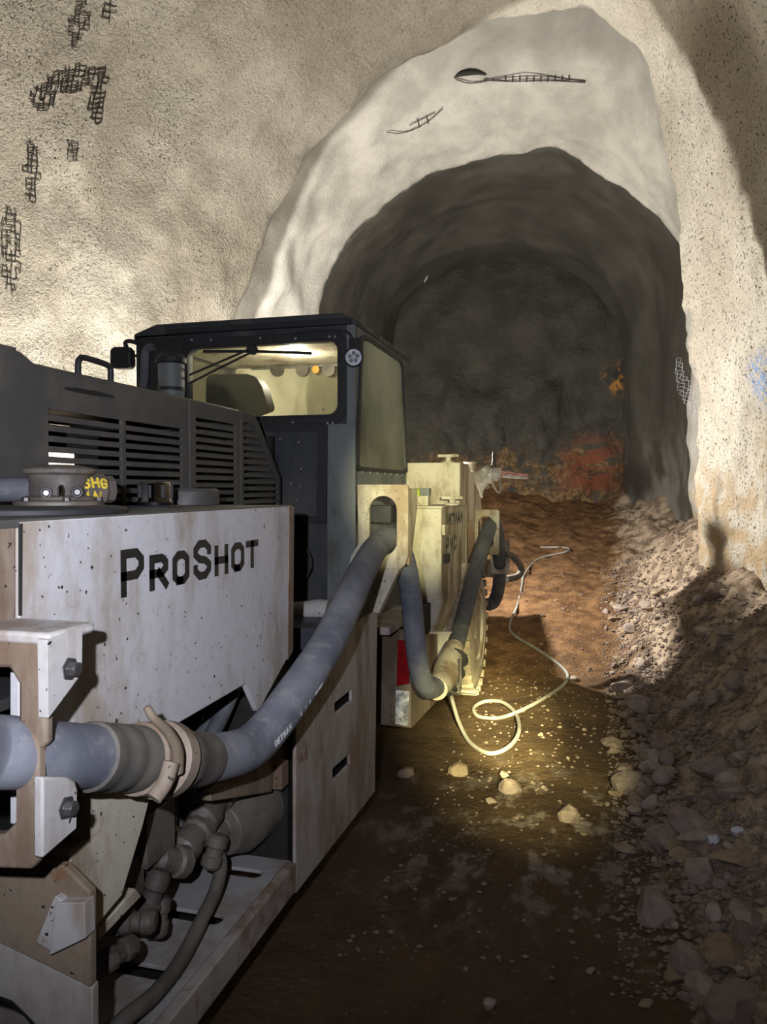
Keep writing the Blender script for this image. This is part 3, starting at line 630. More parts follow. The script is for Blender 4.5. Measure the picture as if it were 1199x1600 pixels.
# ---- skirt, rail, platform
part('skirt_plate', 'skirt', None, 0.003)(MB().plate(0, TX, fx(TX, [(590,957),(583,958),(552,976),(463,1130),(463,1396),(586,1237)]), [fx(TX, [(523,1099),(550,1077),(550,1094),(524,1116)]), fx(TX, [(520,1202),(547,1177),(547,1193),(521,1221)])], 0.014))
part('skirt_backing', 'void')(MB().box(-1.35,-1.0,2.42,3.3,.3,.9))
part('step_rail', 'rail', None, 0.005)(MB().box(TX-.035, TX+.001, 0.7, 2.371, .255, .352))
def slot(px0, px1, py, hw=.026):
    a = on(2, .33, px0, py); b = on(2, .33, px1, py); y = (a.y+b.y)/2
    return rrect(a.x, b.x, y-hw, y+hw, hw*.98, 6)
pf = part('step_platform', 'platform', None, 0.002)(MB().plate(2, .33, rect(-1.9, TX-.036, 0.7, 2.42), [slot(150,280,1514), slot(240,355,1430), slot(338,413,1362)], 0.012))
part('chassis_rail', 'void')(MB().box(-2.2,-1.75,0.5,7.4,.30,.75))
part('chassis_pan', 'void')(MB().box(-1.9,-.99,.7,2.4,.20,.22))
# ---- pump under the tank
g = on(0, -1.16, 390, 1282)
pm = part('pump_motor', 'pump')(MB().lathe((-1.16, g.y-.30, g.z+.07), (.12,1,0.02), [(0,.05),(.05,.05),(.06,.085),(.12,.105),(.14,.115),(.30,.115),(.31,.10),(.33,.10),(.34,.125),(.42,.125),(.43,.10),(.5,.10)], 28))
fn = MB()
for k in range(22):
    a = 2*math.pi*k/22; c = Vector((-1.13+.122*math.cos(a), g.y+.05, g.z+.07+.122*math.sin(a))); fn.tube([c-Vector((0,.035,0)), c+Vector((0,.035,0))], .011, 6)
part('cooling_fins', 'blk', pm, 0)(fn)
def blob(px, py, X, r, L, axis, seg=10, nm='valve_body', par=pm, mat='pump'):
    c = on(0, X, px, py); a = Vector(axis).normalized()
    return part(nm, mat, par, 0)(MB().lathe(c-a*L/2, a, [(0,r*.7),(L*.1,r),(L*.35,r),(L*.4,r*.8),(L*.6,r*.8),(L*.65,r),(L*.9,r),(L,r*.7)], seg))
blob(265,1345,-1.12,.045,.14,(.3,1,-.5)); blob(300,1310,-1.14,.05,.16,(0,1,.2)); blob(238,1400,-1.10,.032,.13,(.2,.4,1)); blob(215,1440,-1.06,.03,.09,(1,.3,0)); blob(250,1432,-1.10,.026,.1,(0,.2,1)); blob(335,1330,-1.08,.032,.10,(.2,.3,1)); blob(185,1490,-1.06,.028,.1,(.3,1,0), 8); blob(330,1255,-1.15,.06,.2,(0,1,.3))
part('valve_block', 'pump', pm)(MB().box(-1.22,-1.10,1.72,1.86,.62,.76)); part('valve_block', 'pump', pm)(MB().box(-1.2,-1.12,1.62,1.74,.50,.66))
part('drain_hose', 'sleeve', pm, 0)(MB().tube(catmull([on(0, X, a, b) for a, b, X in [(330,1325,-1.10),(345,1345,-1.08),(338,1388,-1.07),(314,1440,-1.05),(280,1505,-1.03),(240,1555,-1.02),(195,1592,-1.02),(150,1640,-1.05)]], 6), .020, 12))
part('return_hose', 'hosed', pm, 0)(MB().tube(catmull([on(0, X, a, b) for a, b, X in [(365,1075,-1.12),(350,1110,-1.14),(330,1150,-1.16),(300,1200,-1.2),(290,1290,-1.2)]], 6), .026, 12))
part('return_hose', 'hosed', pm, 0)(MB().tube(catmull([on(0, X, a, b) for a, b, X in [(335,1090,-1.2),(320,1140,-1.2),(280,1190,-1.22),(262,1300,-1.2),(240,1380,-1.14)]], 6), .022, 12))
part('cross_member', 'rust')(MB().box(-1.4,-.97,2.30,2.36,.62,.70)); part('inner_gusset', 'brown')(MB().plate(0, -1.0, fx(-1.0, [(330,1240),(462,1150),(462,1180),(430,1215),(425,1238),(330,1252)]), (), 0.03))
part('inner_hose', 'wet_tyre', None, 0)(MB().tube(catmull([on(0, -1.15, a, b) for a, b in [(452,1150),(448,1200),(440,1260),(420,1330)]], 6), .05, 14))
# ---- delivery hose
HP = [on(1, .62, -260, 1160)]
for px, py, ax, v in [(-60,1172,0,-.885),(20,1176,0,-.875),(75,1180,0,-.87),(140,1182,0,-.87),(210,1185,0,-.868),(290,1187,0,-.865),(345,1182,0,-.86),(400,1160,0,-.85),(460,1085,0,-.83),(515,1000,0,-.82),(560,905,0,-.85),(585,860,0,-.91),(603,842,1,3.52),(620,848,1,3.66),(633,880,1,3.78),(642,930,1,3.86),(649,1000,1,3.9),(657,1052,1,3.93),(670,1076,1,4.05),(688,1068,1,4.3)]:
    HP.append(on(ax, v, px, py))
HPATH = catmull(HP, 10); HR = .056
dh = part('delivery_hose', 'hose', None, 0)(MB().tube(HPATH, HR, 24))
def sub(y0, y1): return [p for p in HPATH if y0 <= p.y <= y1 and p.z > .9 and p.y < 2.0]
def around(name, mat, px0, px1, prof, seg=26):
    y0 = on(0, -.868, px0, 1180).y; y1 = on(0, -.868, px1, 1180).y; P = []; R = []
    for i in range(len(prof)):
        t, r = prof[i]; y = y0+(y1-y0)*t
        k = min(range(len(HPATH)-1), key=lambda j: abs(HPATH[j].y-y)+(9 if HPATH[j].y > 2 else 0)); k = max(1, k)
        a, b = HPATH[k-1], HPATH[k+1]; s = (y-a.y)/(b.y-a.y); P.append(a+(b-a)*s); R.append(r)
    return part(name, mat, dh, 0, ang=50)(MB().tube(P, R, seg))
around('hose_sleeve', 'sleeve', 140, 216, [(0,.058),(.02,.062),(.22,.062),(.30,.059),(.38,.063),(.6,.063),(.66,.060),(.72,.064),(1,.064)])
cl = around('coupling_clamp', 'rust', 212, 262, [(0,.060),(.05,.071),(.3,.073),(.35,.066),(.6,.066),(.66,.079),(.95,.079),(1,.062)])
around('hose_ferrule', 'sleeve', 258, 318, [(0,.060),(.1,.068),(.35,.066),(.45,.060),(.7,.062),(.95,.060),(1,.057)])
lv = MB(); lp = catmull([on(0, X, a, b) for a, b, X in [(229,1104,-.80),(240,1122,-.79),(262,1143,-.785),(277,1172,-.782),(277,1205,-.79)]], 6)
lv.tube(lp, [.007+.006*(i/len(lp)) for i in range(len(lp))], 10); part('clamp_lever', 'brown', dh, 0)(lv)
part('clamp_lug', 'rust', dh, 0)(MB().tube(catmull([on(0, X, a, b) for a, b, X in [(268,1190,-.785),(258,1222,-.79),(240,1248,-.80)]], 5), .016, 12))
# printed line along the hose
import bisect
arc = [0]
for a, b in zip(HPATH, HPATH[1:]): arc.append(arc[-1]+(b-a).length)
def hose_at(s, ang, lift=.0):
    k = max(1, min(len(arc)-2, bisect.bisect(arc, s))); a, b = HPATH[k-1], HPATH[k]; t = (s-arc[k-1])/(arc[k]-arc[k-1]); p = a+(b-a)*t
    T = (HPATH[min(k+1, len(arc)-1)]-HPATH[k-1]).normalized(); sidev = T.cross(Vector((0,0,1))).normalized(); up = sidev.cross(T)
    return p+(sidev*math.cos(ang)+up*math.sin(ang))*(HR+lift)
s0 = arc[min(range(len(HPATH)), key=lambda j: (HPATH[j]-on(0,-.84,405,1150)).length)]
s = s0
for word, gap in (('GETMAN', .05), ('E', .02), ('T', .02), ('H', .03), ('GETMAN', .05)):
    sc = .018 if word == 'GETMAN' and s == s0 else .011; mb = MB()
    for ch in word:
        letters(mb, glyph(ch, s, 0, sc*.72, sc, sc*.2), lambda a, b, k: hose_at(a, -.15+.55*smooth(s0, s0+.9, a)*-1+b/HR, .0006+.0008*k)); s += sc*.95
    s += gap; tag(part('hose_print', 'white', dh, 0)(mb), 'faded white printing on the hose', kind='stuff')
# ---- hose guide plate under the cab window
gp = part('hose_guide', 'cream', None, 0.004)(MB().plate(1, 3.525, fy(3.5, [(558,757),(636,757),(638,760),(638,868),(634,882),(626,889),(545,889),(548,870),(560,850)]), [rrect(on(1,3.5,577,800).x, on(1,3.5,620,800).x, on(1,3.5,600,868).z, on(1,3.5,600,775).z, (on(1,3.5,620,800).x-on(1,3.5,577,800).x)*.49, 8)], 0.025))
part('junction_box', 'blk', None, .004)(MB().box(-1.142,-.99,3.78,3.9,1.43,1.52))
part('guide_arm', 'cream', None, 0.004)(MB().plate(1, 3.57, fy(3.5, [(590,889),(624,889),(588,966),(560,972)]), (), 0.07))
part('guide_side', 'cream', None, 0.003)(MB().plate(0, on(1,3.5,638,800).x, [(3.525,1.24),(3.56,1.24),(3.70,1.52),(3.70,1.6),(3.525,1.61)], (), 0.012))
# ---- cab
CX0, CX1, CY0, CY1, CZ = -2.385, -1.145, 3.67, 4.76, 2.43
zb = .72
wx0, wx1 = on(1, CY0, 296, 600).x, on(1, CY0, 529, 600).x; wz0, wz1 = on(1, CY0, 470, 649).z, on(1, CY0, 470, 536).z
win = rrect(wx0, wx1, wz0, wz1, .05)
cr = part('cab_rear_wall', 'cabdark', None, 0.004)(MB().plate(1, CY0+.04, [(CX0,1.0),(CX1,zb),(CX1,CZ),(CX0,CZ)], [win], 0.04))
part('rear_window', 'glass_b', cr, 0)(MB().plate(1, CY0+.022, rrect(wx0-.01, wx1+.01, wz0-.01, wz1+.01, .05), (), 0.006))
part('window_frame', 'blk', cr, 0.002)(MB().plate(1, CY0, rrect(wx0-.045, wx1+.045, wz0-.045, wz1+.05, .07), [win], 0.012))
part('window_seal', 'blk', cr, 0.002)(MB().plate(1, CY0-.011, rrect(wx0-.012, wx1+.012, wz0-.012, wz1+.012, .055), [win], 0.006))
part('cab_pillar', 'cabgrey', cr, 0.003)(MB().box(on(1,CY0,512,700).x, CX1+.002, CY0-.012, CY0, zb, wz0-.05)); part('cab_pillar', 'cabgrey', cr, 0.003)(MB().box(wx1+.047, CX1+.002, CY0-.014, CY0, wz0-.05, CZ-.01))
bp = part('service_panel', 'cabdark', cr, 0.003)(MB().plate(1, CY0-.012, fy(CY0, [(400,664),(512,666),(510,812),(400,812)]), (), 0.014))
part('panel_frame', 'blk', bp, 0.002)(MB().plate(1, CY0-.022, fy(CY0, [(390,662),(515,664),(513,818),(390,818)]), [fy(CY0, [(398,674),(500,675),(498,806),(398,806)])], 0.012))
part('lower_ledge', 'cabgrey', cr, 0.003)(MB().box(CX0, CX1, CY0-.02, CY0, wz0-.062, wz0-.05))
fg = MB(); fc0 = on(1, CY0-.05, 400, 725)
for rr_ in (.04, .06, .08, .10, .12): fg.tube([fc0+Vector((rr_*math.cos(a*math.pi/16), 0, rr_*math.sin(a*math.pi/16))) for a in range(33)], .0035, 6, False)
for a in range(8): fg.tube([fc0, fc0+Vector((.12*math.cos(a*math.pi/4), 0, .12*math.sin(a*math.pi/4)))], .004, 6)
part('fan_guard', 'blk', bp, 0)(fg)
bs = MB()
def dots(pts, Y, r=.0065, ax=(0,-1,0)):
    for a, b in pts: bs.lathe(on(1, Y, a, b), ax, [(0,r),(.004,r),(.006,r*.6)], 8)
dots([(407,528),(462,529),(515,526),(524,526),(406,660),(458,660),(512,661),(520,661),(330,531),(300,531),(300,655),(350,660)], CY0-.012)
dots([(428,672),(510,671),(467,691),(438,686),(508,690),(506,715),(507,742),(504,770),(502,798),(471,733),(455,755),(470,760),(465,781),(506,640)], CY0-.024, .0055)
tag(part('bolt_heads', 'bolts', cr, 0)(bs), 'small bright bolt heads', kind='stuff')
# side wall and window
sw = fx(CX1, [(566,533),(573,531),(625,566),(628,575),(634,732),(630,736),(562,730),(559,726)])
cs = part('cab_side_wall', 'cabgrey', None, 0.003)(MB().plate(0, CX1, [(CY0+.04,zb),(CY1,zb),(CY1,CZ+.02),(CY0+.04,CZ)], [sw], 0.035))
cyc = sum(a for a, b in sw)/8; czc = sum(b for a, b in sw)/8
def grow(poly, k): return [(cyc+(a-cyc)*k, czc+(b-czc)*(1+(k-1)*.9)) for a, b in poly]
part('side_window', 'glass_s', cs, 0)(MB().plate(0, CX1-.004, grow(sw, 1.01), (), 0.006))
part('side_window_frame', 'blk', cs, 0.002)(MB().plate(0, CX1+.007, grow(sw, 1.07), [grow(sw, .99)], 0.008))
bs = MB()
for k in range(7): bs.lathe((CX1+.002, CY0+.10+k*.145, on(0,CX1,600,740).z), (1,0,0), [(0,.007),(.005,.007),(.007,.004)], 8)
for k in range(6): bs.lathe((CX1+.006, CY0+.12+k*.17, CZ+.012), (1,0,0), [(0,.006),(.004,.006)], 8)
tag(part('bolt_heads', 'bolts', cs, 0)(bs), 'row of small bright bolts under the side window', kind='stuff')
part('cab_roof', 'cabdark', None, 0.01)(MB().plate(1, CY1+.05, [(CX0-.015,CZ-.05),(CX0-.015,CZ+.01),(CX0+.12,CZ+.055),(CX1-.08,CZ+.055),(CX1+.012,CZ+.012),(CX1+.012,CZ-.012),(CX1-.03,CZ-.012),(CX0+.04,CZ-.02)], (), 1.14))
part('roof_gutter', 'blk', None, 0.003)(MB().box(CX0+.2, CX1-.02, CY0-.03, CY0-.001, CZ-.01, CZ+.02))
cw = part('cab_front_wall', 'cabdark', None, 0.004)(MB().plate(1, CY1, [(CX0,zb),(CX1-.036,zb),(CX1-.036,CZ),(CX0,CZ)], [rrect(CX0+.05, CX1-.07, 1.45, CZ-.015, .04)], 0.03))
part('windscreen', 'glass_r', cw, 0)(MB().plate(1, CY1-.012, rrect(CX0+.04, CX1-.06, 1.44, CZ-.008, .04), (), 0.006))
cf = part('cab_far_wall', 'cabdark', None, 0.004)(MB().plate(0, CX0+.03, [(CY0+.04,zb),(CY1-.03,zb),(CY1-.03,CZ),(CY0+.04,CZ)], [rrect(CY0+.08, CY1-.07, 1.5, CZ-.03, .05)], 0.03))
part('far_window', 'glass_r', cf, 0)(MB().plate(0, CX0+.018, rrect(CY0+.07, CY1-.06, 1.49, CZ-.02, .05), (), 0.006))
part('headliner', 'cream')(MB().box(CX0+.05, CX1-.05, CY0+.05, CY1-.04, CZ-.024, CZ-.021))
dl = part('added_dome_lamp', 'white', None, 0)(MB().lathe((-1.7, 4.25, CZ-.024), (0,0,-1), [(0,.05),(.012,.05),(.02,.03)], 18))  # unseen fixture and its light, added to brighten the cab windows
l = bpy.data.lights.new('dome_fill_light', 'POINT'); l.energy = 14; l.color = (1, .95, .8); l.shadow_soft_size = .03
lo = bpy.data.objects.new('dome_fill_light', l); COL.objects.link(lo); lo.location = (-1.7, 4.25, CZ-.09)
part('cab_floor', 'void')(MB().box(CX0+.03, CX1-.036, CY0+.04, CY1-.03, zb, zb+.03))
st = part('seat_back', 'blk', None, 0.02)(MB().plate(1, 4.02, fy(3.98, [(331,595),(335,589),(345,587),(395,587),(408,592),(417,606),(426,636),(424,642),(402,650),(400,760),(335,760),(330,640)]), (), 0.11))
part('seat_cushion', 'blk', None, 0.02)(MB().box(-2.05,-1.55,4.02,4.5,1.2,1.32))
part('seat_base', 'void')(MB().box(-1.95,-1.65,4.05,4.4,zb+.03,1.2))
rack = part('cab_lamp_rail', 'cabgrey', None, .003)(MB().box(CX0+.2, CX1-.05, CY1-.075, CY1-.06, CZ-.04, CZ-.026))
for px, mt in ((432,'pump'),(472,'pump'),(493,'amber'),(513,'pump'),):
    c = on(1, CY1-.08, px, 577); part('hanging_lamp', mt, rack, 0)(MB().lathe(c, (0,1,0), [(0,.045 if mt == 'pump' else .025),(.03,.045 if mt == 'pump' else .03),(.05,.02)], 18))
# air cleaner stack, strap, mirror, wiper, lamp
ac0 = on(1, 3.50, 268, 600)
ac = part('air_cleaner', 'cabgrey', None, 0)(MB().lathe((ac0.x, 3.50, 1.5), (0,0,1), [(0,.066),(.735,.066),(.745,.05)], 28))
part('stack_cap', 'blk', ac, 0)(MB().lathe((ac0.x, 3.50, 2.235), (0,0,1), [(0,.068),(.005,.078),(.03,.078),(.05,.06)], 28)); part('strap', 'blk', ac, 0)(MB().lathe((ac0.x, 3.50, 2.10), (0,0,1), [(0,.069),(.018,.069)], 28))
part('strap_bracket', 'blk', ac, .002)(MB().box(ac0.x-.17, ac0.x-.05, 3.50, 3.53, 2.10, 2.118)); part('stack_pipe', 'hosed', ac, 0)(MB().tube(catmull([on(1, 3.55, *p) for p in [(222,615),(226,590),(228,550),(240,542)]], 5), .022, 12))
part('cab_bracket', 'blk', None, .003)(MB().plate(1, 3.66, fy(3.66, [(218,528),(290,528),(285,548),(262,620),(218,620)]), (), .01))
mr = part('mirror', 'blk', None, 0.012)(MB().plate(1, 3.68, fy(3.66, [(178,548),(183,544),(204,543),(209,548),(210,570),(206,577),(182,577),(178,572)]), (), 0.06))
part('mirror_arm', 'blk', mr, 0)(MB().tube(catmull([on(1, 3.67, *p) for p in [(199,546),(196,536),(203,533),(217,537)]], 5), .012, 10)); part('mirror_arm', 'blk', mr, 0)(MB().tube([on(1,3.67,208,556), on(1,3.67,220,556)], .008, 8))
wp = part('wiper', 'blk', None, 0)(MB().tube([on(1, 3.63, *p) for p in [(296,586),(345,565),(396,543)]], .006, 8)); part('wiper_arm', 'blk', wp, 0)(MB().tube([on(1, 3.63, *p) for p in [(294,600),(345,574),(398,548)]], .006, 8))
part('wiper_blade', 'blk', wp, 0)(MB().tube([on(1, 3.635, *p) for p in [(318,549),(400,549),(487,552)]], .0075, 8)); part('wiper_pivot', 'blk', wp, 0)(MB().lathe(on(1, 3.66, 396, 547), (0,-1,0), [(0,.026),(.03,.026),(.04,.015)], 14))
lc = on(1, 3.60, 551, 558)
wl = part('work_lamp', 'blk', None, 0.004)(MB().lathe(lc+Vector((0,.045,0)), (.1,-1,0), [(0,.02),(.01,.04),(.04,.05),(.045,.05),(.045,.042),(.040,.041)], 24))
part('lens', 'lamp', wl, 0)(MB().lathe(lc+Vector((.004,.006,0)), (.1,-1,0), [(0,.040),(.002,.040),(.003,.03)], 24))
bs = MB()
for k in range(5):
    a = 2*math.pi*k/5+.3; bs.lathe(lc+Vector((.005+.02*math.cos(a), .002, .02*math.sin(a))), (.1,-1,0), [(0,.010),(.002,.009)], 10)
part('led_cells', 'cabgrey', wl, 0)(bs); part('lamp_bracket', 'blk', wl, .002)(MB().box(lc.x-.03, lc.x+.03, lc.y+.03, lc.y+.06, lc.z+.03, lc.z+.10)); part('lamp_cable', 'blk', wl, 0)(MB().tube(catmull([on(1, 3.62, *p) for p in [(551,540),(548,524),(535,517),(490,516),(460,520)]], 5), .006, 8))
# flood lamps that light the heading (mounted on the far side of the cab)
part('flood_lamp', 'blk', None, .003)(MB().box(-1.96,-1.82,7.08,7.13,1.95,2.07))
part('flood_lamp', 'blk', None, .003)(MB().box(-2.82,-2.76,5.5,5.7,.85,1.02))
part('lamp_post', 'blk')(MB().box(-2.78,-2.3,5.56,5.62,.88,.96))
# cab skirts under the window
part('cab_lower', 'cabgrey', None, .004)(MB().box(-2.0, CX1-.01, CY0+.05, CY1-.05, .55, zb)); part('cab_step_box', 'void')(MB().box(-1.8,-1.20,3.0,3.62,.5,.95))
part('pipe_elbow', 'flange', None, 0)(MB().tube(catmull([on(1, 3.2, *p) for p in [(440,958),(475,955),(505,952),(530,960)]], 5), .045, 16)); part('pipe_band', 'sleeve', None, 0)(MB().tube([on(1, 3.18, 515, 952), on(1, 3.18, 545, 958)], .056, 16)); part('chassis_box', 'cabdark')(MB().box(-1.6,-1.02,2.9,3.3,.95,1.04))
part('electrical_box', 'cabdark', None, .004)(MB().box(-1.62,-1.46,3.50,3.66,1.28,1.52)); part('loose_wire', 'blk', None, 0)(MB().tube(catmull([on(1, 3.5, *p) for p in [(465,850),(480,860),(487,880),(480,900),(468,905)]], 5), .006, 8))
# ---- frame box with reflectors
fbx = part('frame_box', 'brown', None, .004)(MB().plate(1, 4.14, fy(4.1, [(588,984),(643,984),(643,1138),(588,1132)]), (), .04))
part('frame_gusset', 'rust', fbx, .003)(MB().plate(0, on(1,4.1,643,1100).x, fx(on(1,4.1,643,1100).x, [(644,992),(700,990),(692,1086),(644,1137)]), (), .02))
part('red_reflector', 'red', fbx, .001)(MB().plate(1, 4.096, fy(4.096, [(622,1000),(640,1000),(640,1068),(620,1072)]), (), .004)); part('silver_reflector', 'silver', fbx, .001)(MB().plate(1, 4.096, fy(4.096, [(619,1078),(640,1080),(639,1134),(618,1131)]), (), .004))
part('frame_top', 'skirt')(MB().box(-1.5,-.99,3.75,4.5,.86,.9)); part('frame_core', 'void')(MB().box(-1.7,-1.02,4.2,5.2,.36,.86))
# ---- front tank
ft = part('front_tank', 'cream', None, .006)(MB().plate(1, 5.92, [(-2.3,.6),(-1.02,.6),(TX,.85),(TX,1.476),(-2.3,1.476)], (), 1.0))
part('tank_lid', 'cream', ft, .003)(MB().box(-2.3,TX+.008,4.905,5.62,1.477,1.492))
mb = MB(); ya, yb = on(0,TX,697,815).y, on(0,TX,723,815).y; wl_ = (yb-ya)/6
for i, ch in enumerate('GETMAN'): letters(mb, glyph(ch, ya+i*wl_, 1.352, wl_*.82, .085, .024), lambda a, b, k: (TX+.001+.001*k, a, b))
ya, yb = on(0,TX,697,855).y, on(0,TX,714,855).y; wl_ = (yb-ya)/3
for i, ch in enumerate('PMC'): letters(mb, glyph(ch, ya+i*wl_, 1.165, wl_*.8, .115, .03), lambda a, b, k: (TX+.001+.001*k, a, b))
tag(part('lettering', 'hood', ft, 0)(mb), 'worn dark maker lettering over three capitals')
part('label_plate', 'letter', ft, .001)(MB().plate(0, TX+.004, fx(TX, [(692,866),(703,864),(703,879),(692,881)]), (), .004)); part('latch', 'cream', ft, .002)(MB().plate(0, TX+.02, fx(TX, [(691,820),(703,819),(703,834),(691,836)]), (), .02))
ut = part('upper_tank', 'cream', None, .006)(MB().plate(0, TX+.006, [(5.6,1.478),(5.6,1.80),(6.02,1.80),(6.7,1.53),(6.75,1.40),(6.75,1.0),(5.93,1.0),(5.93,1.478)], (), 1.3))
def t_handle(parent, base, hgt, half):
    part('handle_post', 'cream', parent, 0)(MB().lathe(base, (0,0,1), [(0,.05),(.012,.05),(.016,.022),(hgt,.022)], 14)); part('handle_bar', 'cream', parent, .003)(MB().box(base[0]-half, base[0]+half, base[1]-.014, base[1]+.014, base[2]+hgt, base[2]+hgt+.022))
t_handle(ut, (on(1,5.75,701,720).x, 5.75, 1.80), .045, .08); t_handle(ft, (on(1,5.3,707,785).x, 5.3, 1.492), .04, .075)
cb = part('control_box', 'cream', ft, .003)(MB().box(on(1,5.0,642,780).x, on(1,5.0,669,780).x, 5.0, 5.1, 1.492, 1.56)); part('beacon', 'green', cb, 0)(MB().lathe((on(1,5.03,650,760).x, 5.05, 1.56), (0,0,1), [(0,.028),(.04,.026),(.05,.012)], 14)); part('socket', 'cabgrey', cb, .002)(MB().box(on(1,5.0,655,760).x, on(1,5.0,670,760).x, 5.02, 5.08, 1.561, 1.61))
# lower hopper pieces behind the hose
part('hopper_leg', 'cream', None, .003)(MB().plate(1, 4.9, fy(4.9, [(655,985),(712,985),(702,1050),(668,1075),(655,1040)]), (), .05)); part('hopper_rib', 'cream', None, .003)(MB().plate(0, TX+.03, fx(TX, [(722,880),(730,880),(726,990),(716,1010)]), (), .03))
# ---- wheels
def wheel(cx, cy, cz, R, W, mat='tyre'):
    t = part('tyre', mat, None, 0)(MB().lathe((cx-W/2, cy, cz), (1,0,0), [(0,R*.56),(0.02,R*.72),(.05,R*.93),(.07,R),(W-.07,R),(W-.05,R*.96),(W-.025,R*.8),(W-.02,R*.62),(W-.05,R*.58)], 48))
    lg = MB()
    for k in range(30):
        a = 2*math.pi*k/30
        for s in (-1, 1):
            ca, sa = math.cos(a+s*.05), math.sin(a+s*.05); c = Vector((cx+s*W*.22, cy+R*ca, cz+R*sa)); tg = Vector((0,-sa,ca)); nn = Vector((0,ca,sa)); ux = Vector((1,0,0))
            vs = [c+ux*(W*.2*i)+tg*(.022*j)+nn*(.018*k2) for k2 in (-1, 1) for i, j in ((-1,-1),(1,-1),(1,1),(-1,1))]
            lg.add(vs, [(3,2,1,0),(4,5,6,7),(0,1,5,4),(1,2,6,5),(2,3,7,6),(3,0,4,7)])
    part('tread_lugs', mat, t, 0)(lg)
    part('rim', 'cream', t, 0)(MB().lathe((cx-W/2+.02, cy, cz), (1,0,0), [(0,R*.5),(W-.10,R*.5),(W-.06,R*.6),(W-.045,R*.6),(W-.05,R*.5),(W-.11,R*.46),(W-.12,R*.2),(W-.06,R*.18),(W-.05,R*.08)], 40))
    return t
wheel(-.975, 6.02, .505, .50, .29); wheel(-2.55, 6.02, .50, .50, .29, 'wet_tyre'); wheel(-2.35, .2, .50, .50, .29, 'wet_tyre')
part('front_axle', 'void', None, 0)(MB().tube([(-2.5,6.02,.5),(-1.05,6.02,.5)], .09, 14))
# ---- hose coupling bundle at the wheel, second hose and front guides
k0 = HPATH[-1]
bd = part('coupling_bundle', 'cream', None, 0)(MB().tube(catmull([k0-Vector((0,.12,.0)), on(1,4.45,697,1055), on(1,4.6,703,1035), on(1,4.75,710,1012)], 6), [.066,.068,.07,.072,.075,.078,.082,.085,.085,.084,.082,.08,.075,.072,.07,.068,.066,.064,.062], 20))
for k, (a, b) in enumerate([((684,1062),(704,1082)),((690,1040),(722,1058)),((697,1022),(726,1036))]):
    c = (on(1, 4.45+.12*k, *a)+on(1, 4.45+.12*k, *b))/2; part('wire_tie', 'cable_bl', bd, 0)(MB().lathe(c-Vector((.0,.02,.0)), (.15,.75,.6), [(0,.082),(.012,.086),(.024,.082)], 22))
rg = MB()
for i in range(9):
    a = on(1, 4.42, 680+random.uniform(-4, 40), 1040+random.uniform(-12, 35)); b = on(1, 4.46, 690+random.uniform(-4, 40), 1060+random.uniform(-10, 25)); c = (a+b)/2+Vector((random.uniform(-.05,.05), -.05, random.uniform(-.05,.03))); rg.tube(catmull([a, c, b], 6), .008, 7)
part('rag_strips', 'sleeve', bd, 0)(rg)
part('front_hose', 'hosed', None, 0)(MB().tube(catmull([on(1, Y, a, b) for a, b, Y in [(703,1035,4.6),(715,1000,4.85),(728,950,5.1),(740,905,5.35),(752,862,5.62),(762,833,5.85),(768,818,6.05),(775,822,6.25),(779,850,6.42),(781,890,6.6),(779,920,6.7),(772,940,6.75),(762,945,6.7)]], 8), .056, 20))
def guide(Y, x0, x1, y0, y1, hole, nm):
    o = part(nm, 'cream', None, .005)(MB().plate(1, Y, rrect(on(1,Y,x0,y0).x, on(1,Y,x1,y0).x, on(1,Y,x0,y1).z, on(1,Y,x0,y0).z, .02), [rrect(on(1,Y,hole[0],y0).x, on(1,Y,hole[1],y0).x, on(1,Y,x0,hole[3]).z, on(1,Y,x0,hole[2]).z, (on(1,Y,hole[1],y0).x-on(1,Y,hole[0],y0).x)*.49, 8)], .025))
    return o
guide(5.98, 743, 781, 796, 866, (748,772,806,858), 'hose_guide'); guide(6.55, 768, 797, 844, 896, (772,791,852,890), 'hose_guide')
part('guide_cap', 'cream', None, .003)(MB().box(on(1,6.55,783,844).x, on(1,6.55,797,844).x, 6.50, 6.60, on(1,6.55,790,848).z, on(1,6.55,790,843).z))
part('guide_strut', 'rust')(MB().box(-1.05,-.86,6.0,6.05,.95,1.35)); part('guide_strut', 'rust')(MB().box(-1.1,-.80,6.56,6.62,.85,1.0))
part('tail_hose', 'sleeve', None, 0)(MB().tube(catmull([on(1, Y, a, b) for a, b, Y in [(788,866,6.5),(800,868,6.62),(811,880,6.8),(815,892,6.85),(808,901,6.8),(792,905,6.7)]], 7), .03, 14))
part('lamp_post', 'blk')(MB().box(-1.91,-1.87,7.09,7.12,1.17,1.95))
part('shade_deck', 'skirt')(MB().box(-2.2,-1.12,6.78,7.6,1.13,1.17))  # added deck, sized to throw shade on the floor beside the machine
part('chassis_nose', 'void')(MB().box(-2.2,-1.15,5.9,7.3,.5,1.1))
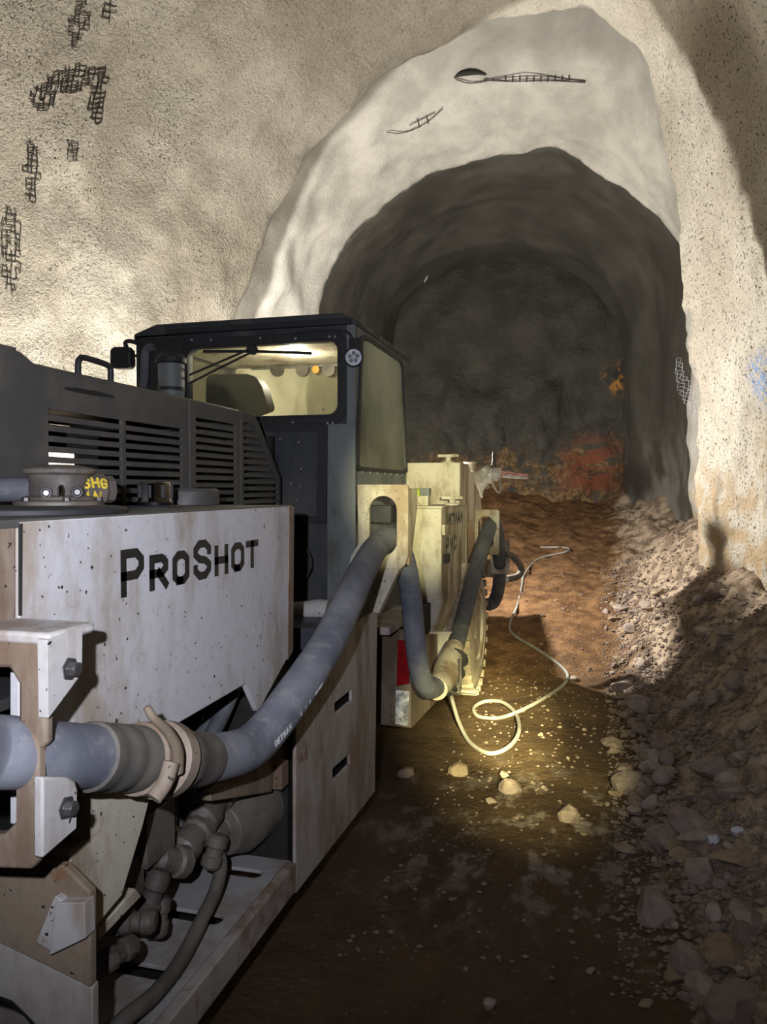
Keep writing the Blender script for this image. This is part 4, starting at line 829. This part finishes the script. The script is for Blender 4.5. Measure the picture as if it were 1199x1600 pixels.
# ---- spraying boom
bm_ = part('boom_arm', 'skirt', None, 0)(MB().tube([(-1.5,6.4,1.62), (-1.32,6.9,1.72), on(1,7.2,746,748)], .07, 14))
kn = part('boom_knuckle', 'skirt', bm_, 0)(MB().lathe(on(1,7.2,735,742)-Vector((0,0,.1)), (0,0,1), [(0,.05),(.05,.08),(.12,.08),(.14,.05),(.2,.05),(.22,.07)], 14))
for a, b, r, ax in [(752,742,.05,(1,.2,.4)),(759,736,.045,(.2,1,.3)),(764,748,.05,(1,0,.3)),(757,752,.04,(0,.3,1)),(769,741,.055,(.2,.3,1))]: part('boom_fitting', 'flange', bm_, 0)(MB().lathe(on(1,7.2,a,b)-Vector(ax).normalized()*.05, ax, [(0,r*.7),(.02,r),(.08,r),(.1,r*.6)], 10))
nz = part('nozzle_collar', 'flange', bm_, 0)(MB().lathe(on(1,7.2,771,741), (1,.1,-.05), [(0,.05),(.01,.062),(.06,.062),(.075,.045)], 18))
part('nozzle', 'pink', nz, 0) (MB().tube([on(1,7.2,782,741), on(1,7.22,804,743), on(1,7.25,825,745)], [.034,.027,.022], 14))
part('nozzle_stripe', 'white', nz, 0)(MB().tube([on(1,7.18,786,744), on(1,7.2,824,747)], [.016,.012], 8))
part('boom_cable', 'cable', bm_, 0)(MB().tube(catmull([on(1, 7.15, *p) for p in [(770,752),(772,760),(778,768),(783,767),(783,758),(779,748)]], 6), .010, 8)); part('boom_cable', 'cable_bl', bm_, 0)(MB().tube(catmull([on(1, 7.2, *p) for p in [(767,738),(770,722),(771,706),(775,730)]], 6), .008, 8))
part('boom_funnel', 'flange', bm_, 0)(MB().lathe(on(1,6.9,752,778), (0,0,1), [(0,.02),(.03,.015),(.06,.02),(.11,.05),(.12,.05)], 14))
# ================================================================== CABLE ON THE FLOOR
pts = []
for px, py, lift in [(702,1072,.28),(708,1098,.16),(718,1130,.07),(735,1160,.03),(765,1177,.02),(795,1167,.02),(811,1143,.03),(806,1115,.04),(785,1097,.05),(758,1096,.04),(741,1106,.02),(748,1119,.014),(775,1122,.014),(805,1114,.05),(850,1091,.02),(884,1066,.014),(882,1046,.014),(842,1016,.014),(803,992,.014),(797,975,.014),(808,948,.014),(815,920,.014),(820,897,.014),(843,873,.014),(886,862,.014),(884,856,.02),(845,855,.014)]:
    # a lifted point stands above the ground it was traced on
    d_ = ray(px, py); t = 1.0
    while t < 20:
        p = EYE+d_*t
        if p.z < floor_z(p.x, p.y)+lift: break
        t += .01
    pts.append(p)
tag(MB().tube(catmull(pts, 10), .0135, 10).build('power_cable', M['cable']), 'grey electric cable looped on the mud beside the front wheel', 'cable')
